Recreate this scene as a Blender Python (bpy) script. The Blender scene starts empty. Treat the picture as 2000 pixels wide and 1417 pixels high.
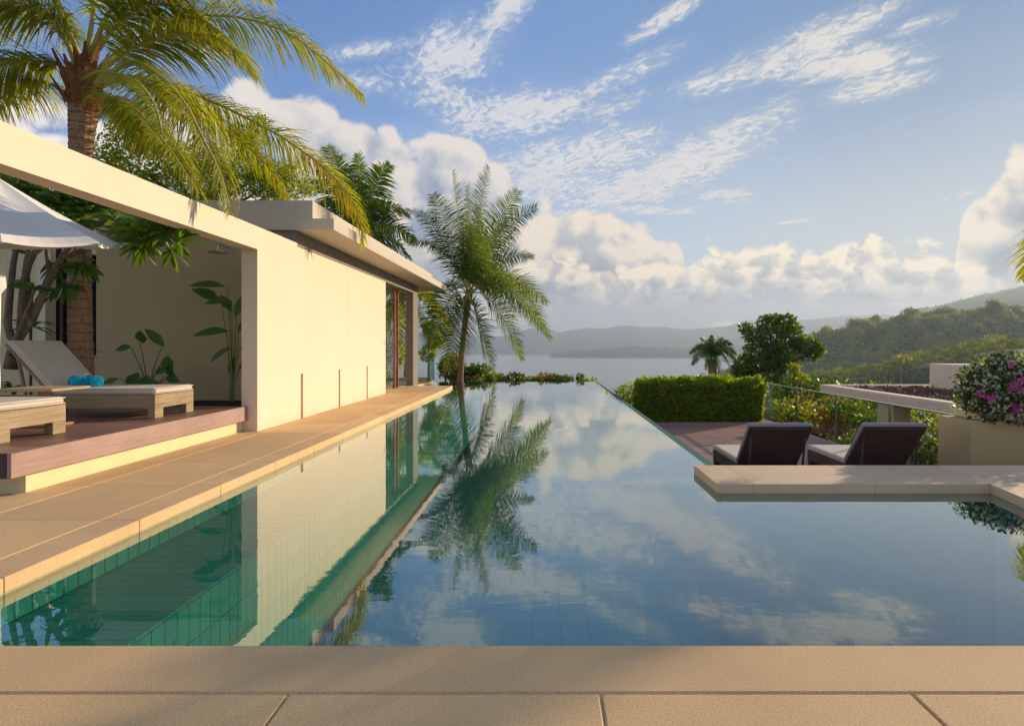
import bpy, math, random
import numpy as np
from mathutils import Vector, Matrix, noise as mnoise
R = math.radians
sc = bpy.context.scene
col = sc.collection
random.seed(7)
rng = np.random.default_rng(11)

# ------------------------------------------------------------------ camera
F, H, VX, VY = 1220.0, 1.4, 1068.0, 675.0      # focal length in photo pixels, eye height, vanishing point
cam = bpy.data.cameras.new('camera')
cam_o = bpy.data.objects.new('camera', cam); col.objects.link(cam_o)
cam.sensor_width = 36; cam.lens = F / 2000 * 36
cam.shift_x = -(VX - 1000) / 2000; cam.shift_y = -(708.5 - VY) / 2000
cam.clip_start = 0.05; cam.clip_end = 60000
cam_o.location = (0, 0, H); cam_o.rotation_euler = (R(90), 0, 0)
sc.camera = cam_o
sc.view_settings.view_transform = 'Standard'; sc.view_settings.look = 'None'
sc.view_settings.gamma = 1; sc.view_settings.use_curve_mapping = False
sc.view_settings.exposure = 0.92
sc.cycles.max_bounces = 10; sc.cycles.transparent_max_bounces = 24
sc.cycles.diffuse_bounces = 4; sc.cycles.glossy_bounces = 5; sc.cycles.transmission_bounces = 6
sc.cycles.volume_bounces = 0
sc.cycles.sample_clamp_indirect = 6
sc.cycles.use_denoising = True

# ------------------------------------------------------------------ sun and sky
SUN_AZ, SUN_EL = R(49), R(14)                  # from +Y towards +X
SD = Vector((math.sin(SUN_AZ)*math.cos(SUN_EL), math.cos(SUN_AZ)*math.cos(SUN_EL), math.sin(SUN_EL)))
sl = bpy.data.lights.new('sun', 'SUN'); sl.energy = 3.95; sl.angle = R(0.6); sl.color = (1.0, 0.775, 0.53)
so = bpy.data.objects.new('sun', sl); col.objects.link(so)
so.rotation_euler = (-SD).to_track_quat('-Z', 'Y').to_euler()

world = bpy.data.worlds.new('World'); sc.world = world; world.use_nodes = True
WT = world.node_tree; WT.nodes.clear()
TREE = [WT]; DIM = ['2D']
class S:                                        # tiny wrapper: arithmetic on node sockets
    def __init__(s, sock): s.s = sock
    def __add__(a, b): return mth('ADD', a, b)
    def __radd__(a, b): return mth('ADD', b, a)
    def __sub__(a, b): return mth('SUBTRACT', a, b)
    def __rsub__(a, b): return mth('SUBTRACT', b, a)
    def __mul__(a, b): return mth('MULTIPLY', a, b)
    def __rmul__(a, b): return mth('MULTIPLY', b, a)
    def __truediv__(a, b): return mth('DIVIDE', a, b)
def new(t): return TREE[0].nodes.new(t)
def put(sock, v):
    if isinstance(v, S): TREE[0].links.new(v.s, sock)
    elif v is not None: sock.default_value = v
def mth(op, *a, clamp=False):
    n = new('ShaderNodeMath'); n.operation = op; n.use_clamp = clamp
    for i, v in enumerate(a): put(n.inputs[i], v)
    return S(n.outputs[0])
def vec(x, y, z=0.0):
    n = new('ShaderNodeCombineXYZ')
    for i, v in enumerate((x, y, z)): put(n.inputs[i], v)
    return S(n.outputs[0])
def smooth(x, a, b, lo=0.0, hi=1.0, kind='SMOOTHSTEP'):
    n = new('ShaderNodeMapRange'); n.interpolation_type = kind
    for i, v in enumerate((x, a, b, lo, hi)): put(n.inputs[i], v)
    return S(n.outputs[0])
def noi(v, scale, detail=4.0, rough=0.5, dist=0.0, lac=2.0, out=0):
    n = new('ShaderNodeTexNoise'); n.noise_dimensions = DIM[0]
    if v is not None: put(n.inputs['Vector'], v)
    n.inputs['Scale'].default_value = scale; n.inputs['Detail'].default_value = detail
    n.inputs['Roughness'].default_value = rough; n.inputs['Distortion'].default_value = dist
    n.inputs['Lacunarity'].default_value = lac
    return S(n.outputs[out])
def voro(v, scale, smoothness=0.6, rand=1.0, feature='SMOOTH_F1'):
    n = new('ShaderNodeTexVoronoi'); n.feature = feature; n.voronoi_dimensions = DIM[0]
    put(n.inputs['Vector'], v); n.inputs['Scale'].default_value = scale
    if feature == 'SMOOTH_F1': n.inputs['Smoothness'].default_value = smoothness
    n.inputs['Randomness'].default_value = rand
    return S(n.outputs['Distance'])
def mixc(f, a, b, blend='MIX'):
    n = new('ShaderNodeMix'); n.data_type = 'RGBA'; n.blend_type = blend; n.clamp_factor = True
    put(n.inputs[0], f)
    for i, v in ((6, a), (7, b)):
        if isinstance(v, tuple): v = (*v, 1.0) if len(v) == 3 else v
        put(n.inputs[i], v)
    return S(n.outputs[2])
def curve(x, pts, x0, x1, y0, y1):              # piecewise curve y(x) through pts
    n = new('ShaderNodeFloatCurve'); c = n.mapping.curves[0]
    pts = sorted(((px-x0)/(x1-x0), (py-y0)/(y1-y0)) for px, py in pts)
    while len(c.points) < len(pts): c.points.new(0.5, 0.5)
    for q, (a, b) in zip(c.points, pts): q.location = (min(max(a, 0), 1), min(max(b, 0), 1)); q.handle_type = 'AUTO_CLAMPED'
    n.mapping.update()
    put(n.inputs['Value'], smooth(x, x0, x1, 0, 1, 'LINEAR'))
    return S(n.outputs[0]) * (y1 - y0) + y0
def sRGB(r, g, b):                              # photo colour -> linear
    f = lambda c: c/255/12.92 if c/255 <= .04045 else ((c/255+.055)/1.055)**2.4
    return (f(r), f(g), f(b))

def build_sky():
    geo = new('ShaderNodeTexCoord'); sp = new('ShaderNodeSeparateXYZ'); WT.links.new(geo.outputs['Generated'], sp.inputs[0])
    x, y, z = (S(sp.outputs[i]) for i in range(3))
    az = mth('ARCTAN2', x, y); el = mth('ARCSINE', z)
    ex = 2 ** (-sc.view_settings.exposure)      # colours below are those the sky shows
    def c(r, g, b, k=1.0): return tuple(v*ex*k for v in sRGB(r, g, b))
    def ae(px, py):
        u, v = (px-VX)/F, (VY-py)/F
        return math.atan(u), math.atan(v/math.sqrt(1+u*u))
    sky = new('ShaderNodeTexSky'); sky.sky_type = 'NISHITA'; sky.sun_disc = False
    sky.sun_elevation = SUN_EL; sky.sun_rotation = SUN_AZ
    sky.air_density = 1.0; sky.dust_density = 0.6; sky.ozone_density = 2.2; sky.altitude = 40
    P = vec(az, el * 1.15, 0.0)
    # high thin veil and altocumulus in a flat layer (so it foreshortens to the horizon)
    zz = mth('MAXIMUM', z, 0.03)
    Q = vec(x / (zz + .10), y / (zz + .10), 0.0)
    big = noi(Q, 1.6, 5, .62, .6)
    Qr = vec(x / (zz + .10) + (big - .5) * .25, (y / (zz + .10)) * .8 + x / (zz + .10) * .45, 0.0)
    rip = noi(Qr, 9, 5, .62, .3)
    fine = noi(Qr, 36, 2, .6, .5)
    wisp = noi(vec(az*5 + el*3, el*16 - az*3.2, 2.0), 1.3, 6, .62, .5)
    field = None
    def blob(px, py, rx, ry, ang, s=1.0):
        nonlocal field
        a0, e0 = ae(px, py); k = math.cos(a0)
        ca, sa = math.cos(R(ang)), math.sin(R(ang))
        rx_, ry_ = rx/F*k*k, ry/F*k
        da, de = az - a0, el - e0
        p = (da*ca + de*sa) * (1/rx_); q = (de*ca - da*sa) * (1/ry_)
        d = mth('SQRT', p*p + q*q)
        g = smooth(d, 0.10, 1.15, s, 0.0)
        field = g if field is None else mth('MAXIMUM', field, g)
    for b in ((740,95,170,26,12,.7),(880,110,170,80,25,1),(985,25,130,42,40,.95),(870,190,130,40,0,.8),(1000,225,230,66,8,1),(720,160,120,40,10,.5),
              (1130,310,260,80,8,1),(1340,318,300,60,20,1),(1230,365,260,62,8,1),(1080,370,170,60,0,.85),(1440,250,220,34,16,.8),(1560,95,300,48,12,.92),
              (1640,125,240,44,-4,1),(1700,172,160,34,3,1),(1790,50,120,22,8,.65),(1310,28,140,24,26,.8),(1210,150,180,32,20,.7),(1190,215,120,26,20,.6),
              (1400,160,150,34,8,.75),(1260,410,190,17,-4,.9),(1545,432,80,9,2,.9),(1420,378,90,18,3,.85),(1120,420,160,26,4,.8),(1440,395,70,14,0,.6),
              (420,120,60,40,0,.6),(60,200,160,60,0,.7),(300,60,160,30,10,.5),(1880,380,160,14,5,.6)): blob(*b)
    # scattered patches outside the frame, so the sky goes on
    outer = smooth(mth('ABSOLUTE', az), .85, 1.2) * smooth(big, .40, .66) * .95
    over = smooth(el, .50, .62) * smooth(big, .46, .70) * .9
    field = mth('MAXIMUM', field, mth('MAXIMUM', outer, over))
    dens = field * 1.30 + (rip - .5) * 1.6 + (wisp - .5) * 1.0 + (fine - .5) * 1.9 - .42
    alto = smooth(dens, -.25, 1.0) * smooth(field, 0.0, .35)
    alto = alto * .86
    veil = smooth(noi(vec(az*2.2, el*7.0, 5.0), 1.6, 4, .55, .4), .38, .72) * smooth(el, .50, .12) * .5
    veil = mth('MAXIMUM', veil, smooth(el, .30, .06) * .62)
    veil = mth('MAXIMUM', veil, field * .30)
    warm = smooth(az, -.5, .9)                   # clouds are creamier towards the sun
    # clear-sky colour: nishita, greyed a little by the veil
    base = S(sky.outputs[0])
    bgs = new('ShaderNodeBackground'); put(bgs.inputs[0], mixc(1.0, base, (0.48, 0.64, 0.90), 'MULTIPLY')); bgs.inputs[1].default_value = 0.12
    # ---- cumulus layers
    def cumulus(top, seed, amp, lit, shd, deep, soft=.010, fade=.16, sc1=9, bottom=None):
        pts = [(ae(px, py)[0], ae(px, py)[1]) for px, py in top]
        T = curve(az, pts, -1.0, 1.0, -.1, .6)
        Ps = vec(az, el*1.2, seed)
        def relief(off):
            v = vec(az + (off[0] + seed), el*1.25 + (off[1] + seed*.7))
            n1 = noi(v, sc1, 5, .56, .25)
            v2 = voro(vec(az + (off[0] + seed) + (n1-.5)*.06, el*1.25 + off[1] + (n1-.5)*.06), sc1*2.1, feature='F1')
            return n1, n1*1.1 - v2*v2*.46
        n1, r0 = relief((0, 0)); _, r1 = relief((.024, .022))
        lowf = noi(vec(az + seed*1.7, el*1.6), sc1*.42, 2, .5, .2)
        q = T - el + (r0 - .40) * amp * 2
        m = smooth(q, 0.0, soft*1.8)
        dirl = mth('MULTIPLY_ADD', r0 - r1, 2.3, .50, clamp=True)
        depth = smooth(q, 0.0, fade)
        lf = mth('ADD', dirl * .80 - depth * .70 + (lowf - .5) * .9, .34 , clamp=True)
        lf = mth('ADD', lf, smooth(q, .035, 0.0) * .22, clamp=True)
        c0 = mixc(smooth(lf, .0, .45, kind='LINEAR'), deep, shd)
        c1 = mixc(smooth(lf, .38, .92), c0, lit)
        if bottom is not None: m = m * smooth(el + (n1-.5)*.03, bottom[0], bottom[1])
        return m, c1
    shader = bgs.outputs[0]
    def over_layer(m, colr):
        nonlocal shader
        b = new('ShaderNodeBackground'); put(b.inputs[0], colr); b.inputs[1].default_value = 1.0
        mx = new('ShaderNodeMixShader'); put(mx.inputs[0], m)
        WT.links.new(shader, mx.inputs[1]); WT.links.new(b.outputs[0], mx.inputs[2])
        shader = mx.outputs[0]
    # sunlit milky veil round the sun
    near = mth('SQRT', (az - SUN_AZ)*(az - SUN_AZ)*.75 + (el - SUN_EL)*(el - SUN_EL)*.9)
    over_layer(smooth(near, 1.25, .25) * .95, mixc(smooth(el, .08, .48), c(192,201,206), c(106,141,182)))
    over_layer(veil, mixc(warm, c(176,196,214), c(206,212,208)))
    over_layer(alto, mixc(smooth(dens, .1, .9), mixc(warm, c(176,192,216), c(196,202,206)), mixc(warm, c(226,226,232), c(240,230,214))))
    # far-left towering bank
    # front-lit clouds opposite the sun, brightened mostly out of view to add fill
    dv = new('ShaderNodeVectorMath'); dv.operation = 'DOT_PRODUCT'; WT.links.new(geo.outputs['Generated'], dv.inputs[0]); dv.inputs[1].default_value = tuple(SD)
    fill_boost = smooth(S(dv.outputs['Value']), .45, -.80, 1.0, 2.6)
    def boost_for_fill(cc):
        n = new('ShaderNodeVectorMath'); n.operation = 'SCALE'; put(n.inputs[0], cc); put(n.inputs['Scale'], fill_boost); return S(n.outputs[0])
    m, cc = cumulus([(-900,200),(-300,120),(60,235),(200,215),(330,190),(420,172),(520,160),(610,168),(700,212),(770,262),(800,285),(850,262),
                     (915,285),(985,345),(1010,400),(1060,560),(1150,640),(1900,640),(2400,640)], 3.1, .050,
                    c(240,230,222,1.0), c(208,208,212), c(146,160,188), fade=.20)
    over_layer(m, boost_for_fill(cc))
    m, cc = cumulus([(-700,430),(300,400),(620,330),(720,300),(790,420),(900,470),(1000,440),(1040,415),(1075,382),(1120,392),(1160,412),(1230,442),(1290,452),(1330,475),
                     (1350,560),(1500,600),(1850,585),(1872,430),(1900,395),(1950,345),(2000,285),(2300,200),(2600,260)], 7.7, .040,
                    c(246,230,208,1.07), c(196,196,197), c(136,149,170), fade=.15)
    over_layer(m, boost_for_fill(cc))
    # low bank along the horizon
    m, cc = cumulus([(-600,560),(600,560),(900,575),(1050,500),(1200,520),(1300,500),(1345,510),(1385,485),(1450,492),(1520,486),(1590,492),(1640,480),(1700,462),(1750,480),
                     (1800,482),(1850,492),(1900,520),(2000,500),(2600,440)], 12.3, .034,
                    c(255,234,200,1.22), c(208,203,196), c(126,139,160), fade=.11, sc1=17)
    over_layer(m * .92, boost_for_fill(cc))
    # grey stratus under the bank with pale slots
    slot = noi(vec(az*2.0, el*26.0, 9.0), 2.2, 4, .5, .3)
    band = smooth(el + (slot-.5)*.06, .098, .045)
    gcol = mixc(smooth(slot, .53, .66), mixc(warm, c(146,158,176), c(160,167,176)), c(236,222,196))
    over_layer(band * .82, gcol)
    over_layer(smooth(el, .03, -.005) * .8, mixc(warm, c(152,168,186), c(174,182,188)))
    out = new('ShaderNodeOutputWorld'); WT.links.new(shader, out.inputs[0])
build_sky(); DIM[0] = '3D'
world.cycles.sampling_method = 'MANUAL'; world.cycles.sample_map_resolution = 512

# ------------------------------------------------------------------ materials
def material(name):
    m = bpy.data.materials.new(name); m.use_nodes = True; m.node_tree.nodes.clear(); TREE[0] = m.node_tree
    return m
def finish(m, shader, disp=None):
    o = new('ShaderNodeOutputMaterial'); TREE[0].links.new(shader, o.inputs[0]); return m
def objvec():
    n = new('ShaderNodeTexCoord'); return S(n.outputs['Object'])
def posvec():
    n = new('ShaderNodeNewGeometry'); return S(n.outputs['Position'])
def scaled(v, sx, sy, sz):
    n = new('ShaderNodeMapping'); put(n.inputs['Vector'], v); n.inputs['Scale'].default_value = (sx, sy, sz); return S(n.outputs[0])
def island():
    n = new('ShaderNodeNewGeometry'); return S(n.outputs['Random Per Island'])
def orand():
    n = new('ShaderNodeObjectInfo'); return S(n.outputs['Random'])
def principled(colr, rough=.6, spec=.3, metal=0, bump=None, bstr=.3, bdist=.01):
    p = new('ShaderNodeBsdfPrincipled')
    if isinstance(colr, tuple): colr = (*colr, 1)
    put(p.inputs['Base Color'], colr); put(p.inputs['Roughness'], rough)
    p.inputs['Specular IOR Level'].default_value = spec; p.inputs['Metallic'].default_value = metal
    if bump is not None:
        b = new('ShaderNodeBump'); put(b.inputs['Height'], bump); b.inputs['Strength'].default_value = bstr; b.inputs['Distance'].default_value = bdist
        TREE[0].links.new(b.outputs[0], p.inputs['Normal'])
    return p.outputs[0]
def plaster(name, c, var=.12, bump=.15, scale=1.0):
    m = material(name); v = posvec()
    big = noi(v, .7*scale, 4, .6, .3); fine = noi(v, 60, 3, .6); streak = noi(scaled(v, 3, 3, .25), 1.2, 4, .6)
    k = (big - .5) * var * 2 + (fine - .5) * var * .5 + (streak - .5) * var
    colr = mixc(mth('ADD', k, .5, clamp=True), tuple(x*.84 for x in c), tuple(min(1, x*1.08) for x in c))
    sx = new('ShaderNodeSeparateXYZ'); put(sx.inputs[0], v)      # rain and splash dirt: broken stains low on the wall
    dirt = smooth(S(sx.outputs[2]) + (noi(v, 2.2, 5, .7)-.5)*.9, .28, -.12) * .30 + smooth(noi(scaled(v, 2.4, 2.4, .16), 1.6, 5, .7), .60, .80) * .16
    colr = mixc(dirt, colr, tuple(x*.62 for x in c))
    return finish(m, principled(colr, .85, .15, bump=fine, bstr=bump, bdist=.004))
def stone(name, c, grain=.35, perobj=.11, bump=.5):
    m = material(name); v = posvec()
    g = noi(v, 110, 3, .75); g2 = noi(v, 230, 2, .6); big = noi(v, 1.1, 4, .6, .4)
    k = (g - .5)*grain*3.0 + (g2 - .5)*grain*2.6 + (big - .5)*.55 + (orand() - .5)*perobj*2 + .5
    colr = mixc(mth('ADD', k, 0, clamp=True), tuple(x*.62 for x in c), tuple(min(1, x*1.3) for x in c))
    stain = smooth(noi(v, .55, 5, .65, .8), .55, .75) * .28
    colr = mixc(stain, colr, tuple(x*.62 for x in c))
    colr = mixc(smooth(g2, .62, .70)*grain, colr, tuple(x*.35 for x in c))
    return finish(m, principled(colr, .8, .2, bump=g, bstr=bump, bdist=.003))
def wood(name, c, axis='x', grain=1.0, rough=.6, spec=.3, perobj=.3):
    m = material(name); v = posvec()
    sc_ = {'x': (1.2, 22, 22), 'y': (22, 1.2, 22), 'z': (22, 22, 1.2)}[axis]
    g = noi(scaled(v, *sc_), 1.6, 5, .65, .4); w = noi(v, 1.5, 3, .6); f = noi(scaled(v, *[q*5 for q in sc_]), 1.5, 2, .6)
    k = (g - .5)*1.5*grain + (w - .5)*.7 + (f - .5)*.5 + (orand() - .5)*perobj*2 + .5
    colr = mixc(mth('ADD', k, 0, clamp=True), tuple(x*.55 for x in c), tuple(min(1, x*1.4) for x in c))
    return finish(m, principled(colr, rough, spec, bump=g, bstr=.35, bdist=.004))
def leafmat(name, c1, c2, trans=.45, spec=.35, rough=.45, dead=None, tcol=None):
    m = material(name); r = island(); n = noi(posvec(), .9, 3, .6)
    f = mth('ADD', r * .65 + (n - .5)*.9, .18, clamp=True)
    colr = mixc(f, c1, c2)
    if dead is not None: colr = mixc(smooth(r, .90, .97), colr, dead)
    p = principled(colr, rough, spec)
    t = new('ShaderNodeBsdfTranslucent')
    put(t.inputs[0], mixc(1.0, colr, (tcol or (1.5, 1.35, .5)), 'MULTIPLY'))
    mx = new('ShaderNodeMixShader'); mx.inputs[0].default_value = trans
    TREE[0].links.new(p, mx.inputs[1]); TREE[0].links.new(t.outputs[0], mx.inputs[2])
    return finish(m, mx.outputs[0])
def bark(name, c, ring=0):
    m = material(name); v = posvec()
    g = noi(scaled(v, 9, 9, 3), 2, 5, .7, .5); h = noi(v, 30, 3, .7)
    k = (g - .5)*1.6 + (h - .5)*.8 + .5
    if ring:
        sx = new('ShaderNodeSeparateXYZ'); put(sx.inputs[0], v); w_ = noi(scaled(v, 3, 3, 5), 1, 3, .6)
        rg = mth('FRACT', S(sx.outputs[2])*ring + (w_-.5)*1.1); k = k + smooth(rg, .0, .28)*.35 - .32 - smooth(rg, .12, .0)*.6 + smooth(rg, .9, 1.0)*.2 + .1
    colr = mixc(mth('ADD', k, 0, clamp=True), tuple(x*.45 for x in c), tuple(x*1.5 for x in c))
    return finish(m, principled(colr, .9, .1, bump=g, bstr=.8, bdist=.02))
def plain(name, c, rough=.5, metal=0, spec=.4, var=.08):
    m = material(name); n = noi(posvec(), 14, 3, .6)
    colr = mixc(n, tuple(x*(1-var) for x in c), tuple(min(1, x*(1+var)) for x in c))
    return finish(m, principled(colr, rough, spec, metal))
def glass(name, tint=(.955, .985, .97), edge=False):
    m = material(name)
    f = new('ShaderNodeFresnel'); f.inputs[0].default_value = 1.5
    t = new('ShaderNodeBsdfTransparent'); t.inputs[0].default_value = (*tint, 1)
    g = new('ShaderNodeBsdfGlossy'); g.inputs['Roughness'].default_value = .01
    bf = S(new('ShaderNodeNewGeometry').outputs['Backfacing'])
    mx = new('ShaderNodeMixShader'); put(mx.inputs[0], S(f.outputs[0]) * (1.0 - bf))
    TREE[0].links.new(t.outputs[0], mx.inputs[1]); TREE[0].links.new(g.outputs[0], mx.inputs[2])
    return finish(m, mx.outputs[0])
def water_mat():
    m = material('pool_water'); v = posvec()
    gn = new('ShaderNodeNewGeometry')
    calm = smooth(noi(scaled(v, .22, .5, 1), 1, 3, .5), .35, .75)
    b = noi(scaled(v, 2.2, 6.0, 1), 1.0, 3, .55, .3) * (calm * .8 + .3) + noi(scaled(v, .6, 1.1, 1), 1.0, 2, .5) * .6
    bp = new('ShaderNodeBump'); put(bp.inputs['Height'], b); bp.inputs['Strength'].default_value = .12; bp.inputs['Distance'].default_value = .008
    t = new('ShaderNodeBsdfTransparent'); t.inputs[0].default_value = (.52, .88, .82, 1)
    g = new('ShaderNodeBsdfGlossy'); g.inputs['Roughness'].default_value = .0; g.inputs[0].default_value = (.93, .97, .97, 1)
    TREE[0].links.new(bp.outputs[0], g.inputs['Normal'])
    dt = new('ShaderNodeVectorMath'); dt.operation = 'DOT_PRODUCT'; TREE[0].links.new(gn.outputs['Incoming'], dt.inputs[0]); TREE[0].links.new(bp.outputs[0], dt.inputs[1])
    fac = mth('POWER', 1.0 - mth('ABSOLUTE', S(dt.outputs['Value'])), 2.5) * .93 + .03
    mx = new('ShaderNodeMixShader'); put(mx.inputs[0], fac * (1.0 - S(gn.outputs['Backfacing'])))
    TREE[0].links.new(t.outputs[0], mx.inputs[1]); TREE[0].links.new(g.outputs[0], mx.inputs[2])
    return finish(m, mx.outputs[0])
def sea_mat():
    m = material('sea_water'); v = posvec()
    b = noi(scaled(v, .03, .08, 1), 1, 5, .65)
    p = principled((.09, .15, .17), .22, 1.0, bump=b, bstr=.5, bdist=2.0)
    return finish(m, p)
def tile_mat():
    m = material('pool_tile'); n = noi(posvec(), 2.0, 4, .6); f = noi(posvec(), 40, 3, .6)
    k = mth('ADD', (n-.5)*.8 + (f-.5)*.5 + (orand()-.5)*.45 + (island()-.5)*.45, .5, clamp=True)
    return finish(m, principled(mixc(k, (.006, .155, .135), (.012, .215, .19)), .5, .3))

M = dict(
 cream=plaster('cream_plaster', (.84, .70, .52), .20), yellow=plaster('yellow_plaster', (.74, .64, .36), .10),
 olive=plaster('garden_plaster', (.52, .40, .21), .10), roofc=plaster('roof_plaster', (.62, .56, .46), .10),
 concrete=plaster('grey_concrete', (.26, .23, .19), .45, .5, 4), coping=stone('sandstone_coping', (.72, .49, .255), .5),
 paver=stone('sandstone_paver', (.70, .47, .235), .6), cop_edge=stone('worn_coping', (.66, .49, .31), .35),
 grout=stone('sandy_grout', (.72, .58, .38), .2), plinth=plaster('pale_yellow_plinth', (.80, .72, .42), .08),
 deck=wood('reddish_deck_wood', (.27, .145, .10), 'x', .8, .42, .4), deck2=wood('weathered_deck_wood', (.36, .20, .15), 'x', .8, .55, .3),
 fascia=wood('deck_fascia_wood', (.36, .235, .195), 'y', .5, .5, .3),
 teak=wood('weathered_teak', (.36, .27, .16), 'y', 1.0, .7, .2, .1), teakx=wood('weathered_teak_rail', (.36, .27, .16), 'x', 1.0, .7, .2, .1),
 dark_wood=wood('dark_brown_wood', (.085, .055, .044), 'x', 1.0, .6, .25, .1), red_wood=wood('red_door_wood', (.30, .075, .03), 'z', .8, .4, .4, .1),
 cushion=plain('cream_cushion', (.62, .55, .45), .9, 0, .1), grey_cushion=plain('grey_cushion', (.33, .31, .34), .9, 0, .1),
 canvas=plain('white_canvas', (.78, .77, .74), .85, 0, .1), towel=plain('turquoise_towel', (.02, .42, .62), .95, 0, .05, .35),
 steel=plain('brushed_steel', (.55, .52, .45), .25, 1.0), dark=plain('dark_recess', (.012, .008, .010), .6), slit=plain('grey_slit', (.20, .19, .165), .8),
 tile=tile_mat(), tile_grout=plain('tile_grout', (.004, .105, .090), .8), water=water_mat(), sea=sea_mat(), glass=glass('clear_glass'), glass_edge=glass('green_glass_edge', (.62, .86, .78)),
 palm=leafmat('palm_leaflet_sunny', (.16, .24, .012), (.43, .44, .028), .56, .3, .4, (.42, .24, .06)), palm_far=leafmat('palm_leaflet_green', (.045, .13, .014), (.17, .25, .025), .45, .15, .5, (.30, .20, .06)),
 palm_dry=leafmat('palm_leaflet_dry', (.30, .20, .04), (.42, .24, .05), .45), midrib=plain('frond_midrib', (.46, .42, .09), .5), midrib2=plain('frond_midrib_green', (.16, .20, .05), .5),
 palm_bark=bark('palm_bark', (.33, .20, .115), 7.5), bark=bark('tree_bark', (.13, .10, .075)), plum_bark=bark('pale_branch_bark', (.20, .16, .11)), fibre=bark('palm_fibre', (.26, .12, .05)),
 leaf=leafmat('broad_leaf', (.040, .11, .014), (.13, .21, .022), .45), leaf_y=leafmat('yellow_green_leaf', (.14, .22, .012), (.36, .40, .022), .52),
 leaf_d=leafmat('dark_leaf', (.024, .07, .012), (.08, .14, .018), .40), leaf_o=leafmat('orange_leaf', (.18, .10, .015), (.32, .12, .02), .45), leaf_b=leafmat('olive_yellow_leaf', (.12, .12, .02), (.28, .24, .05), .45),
 hedge=leafmat('hedge_leaf', (.075, .18, .012), (.36, .42, .020), .52), plum=leafmat('large_glossy_leaf', (.05, .14, .016), (.16, .27, .022), .48, .6, .28), 
 heli=leafmat('banana_like_leaf', (.04, .14, .018), (.09, .20, .025), .4, .5, .35),
 white_fl=leafmat('white_petal', (.62, .60, .44), (.80, .78, .62), .3, .2, .6, None, (1, 1, .9)), magenta=leafmat('magenta_petal', (.55, .04, .30), (.75, .08, .45), .4, .2, .6, None, (1.2, 1, 1.2)), red_fl=leafmat('orange_petal', (.7, .10, .02), (.8, .25, .04), .4),
 soil=plain('dark_soil', (.05, .04, .025), .95, 0, .05, .4), gravel=stone('brown_gravel', (.20, .11, .075), .5, .2, .8),
 ground=stone('garden_ground', (.08, .09, .03), .5), hill=leafmat('hill_forest', (.07, .13, .025), (.25, .29, .05), .3, .04, .9), hill_y=leafmat('hill_forest_light', (.16, .20, .03), (.34, .35, .06), .4, .04, .9),
 hill_ground=stone('hill_ground', (.045, .065, .02), .6), far_hill=stone('far_mountain_forest', (.035, .055, .035), .4), rock=stone('coast_rock', (.28, .25, .2), .5),
)

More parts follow.
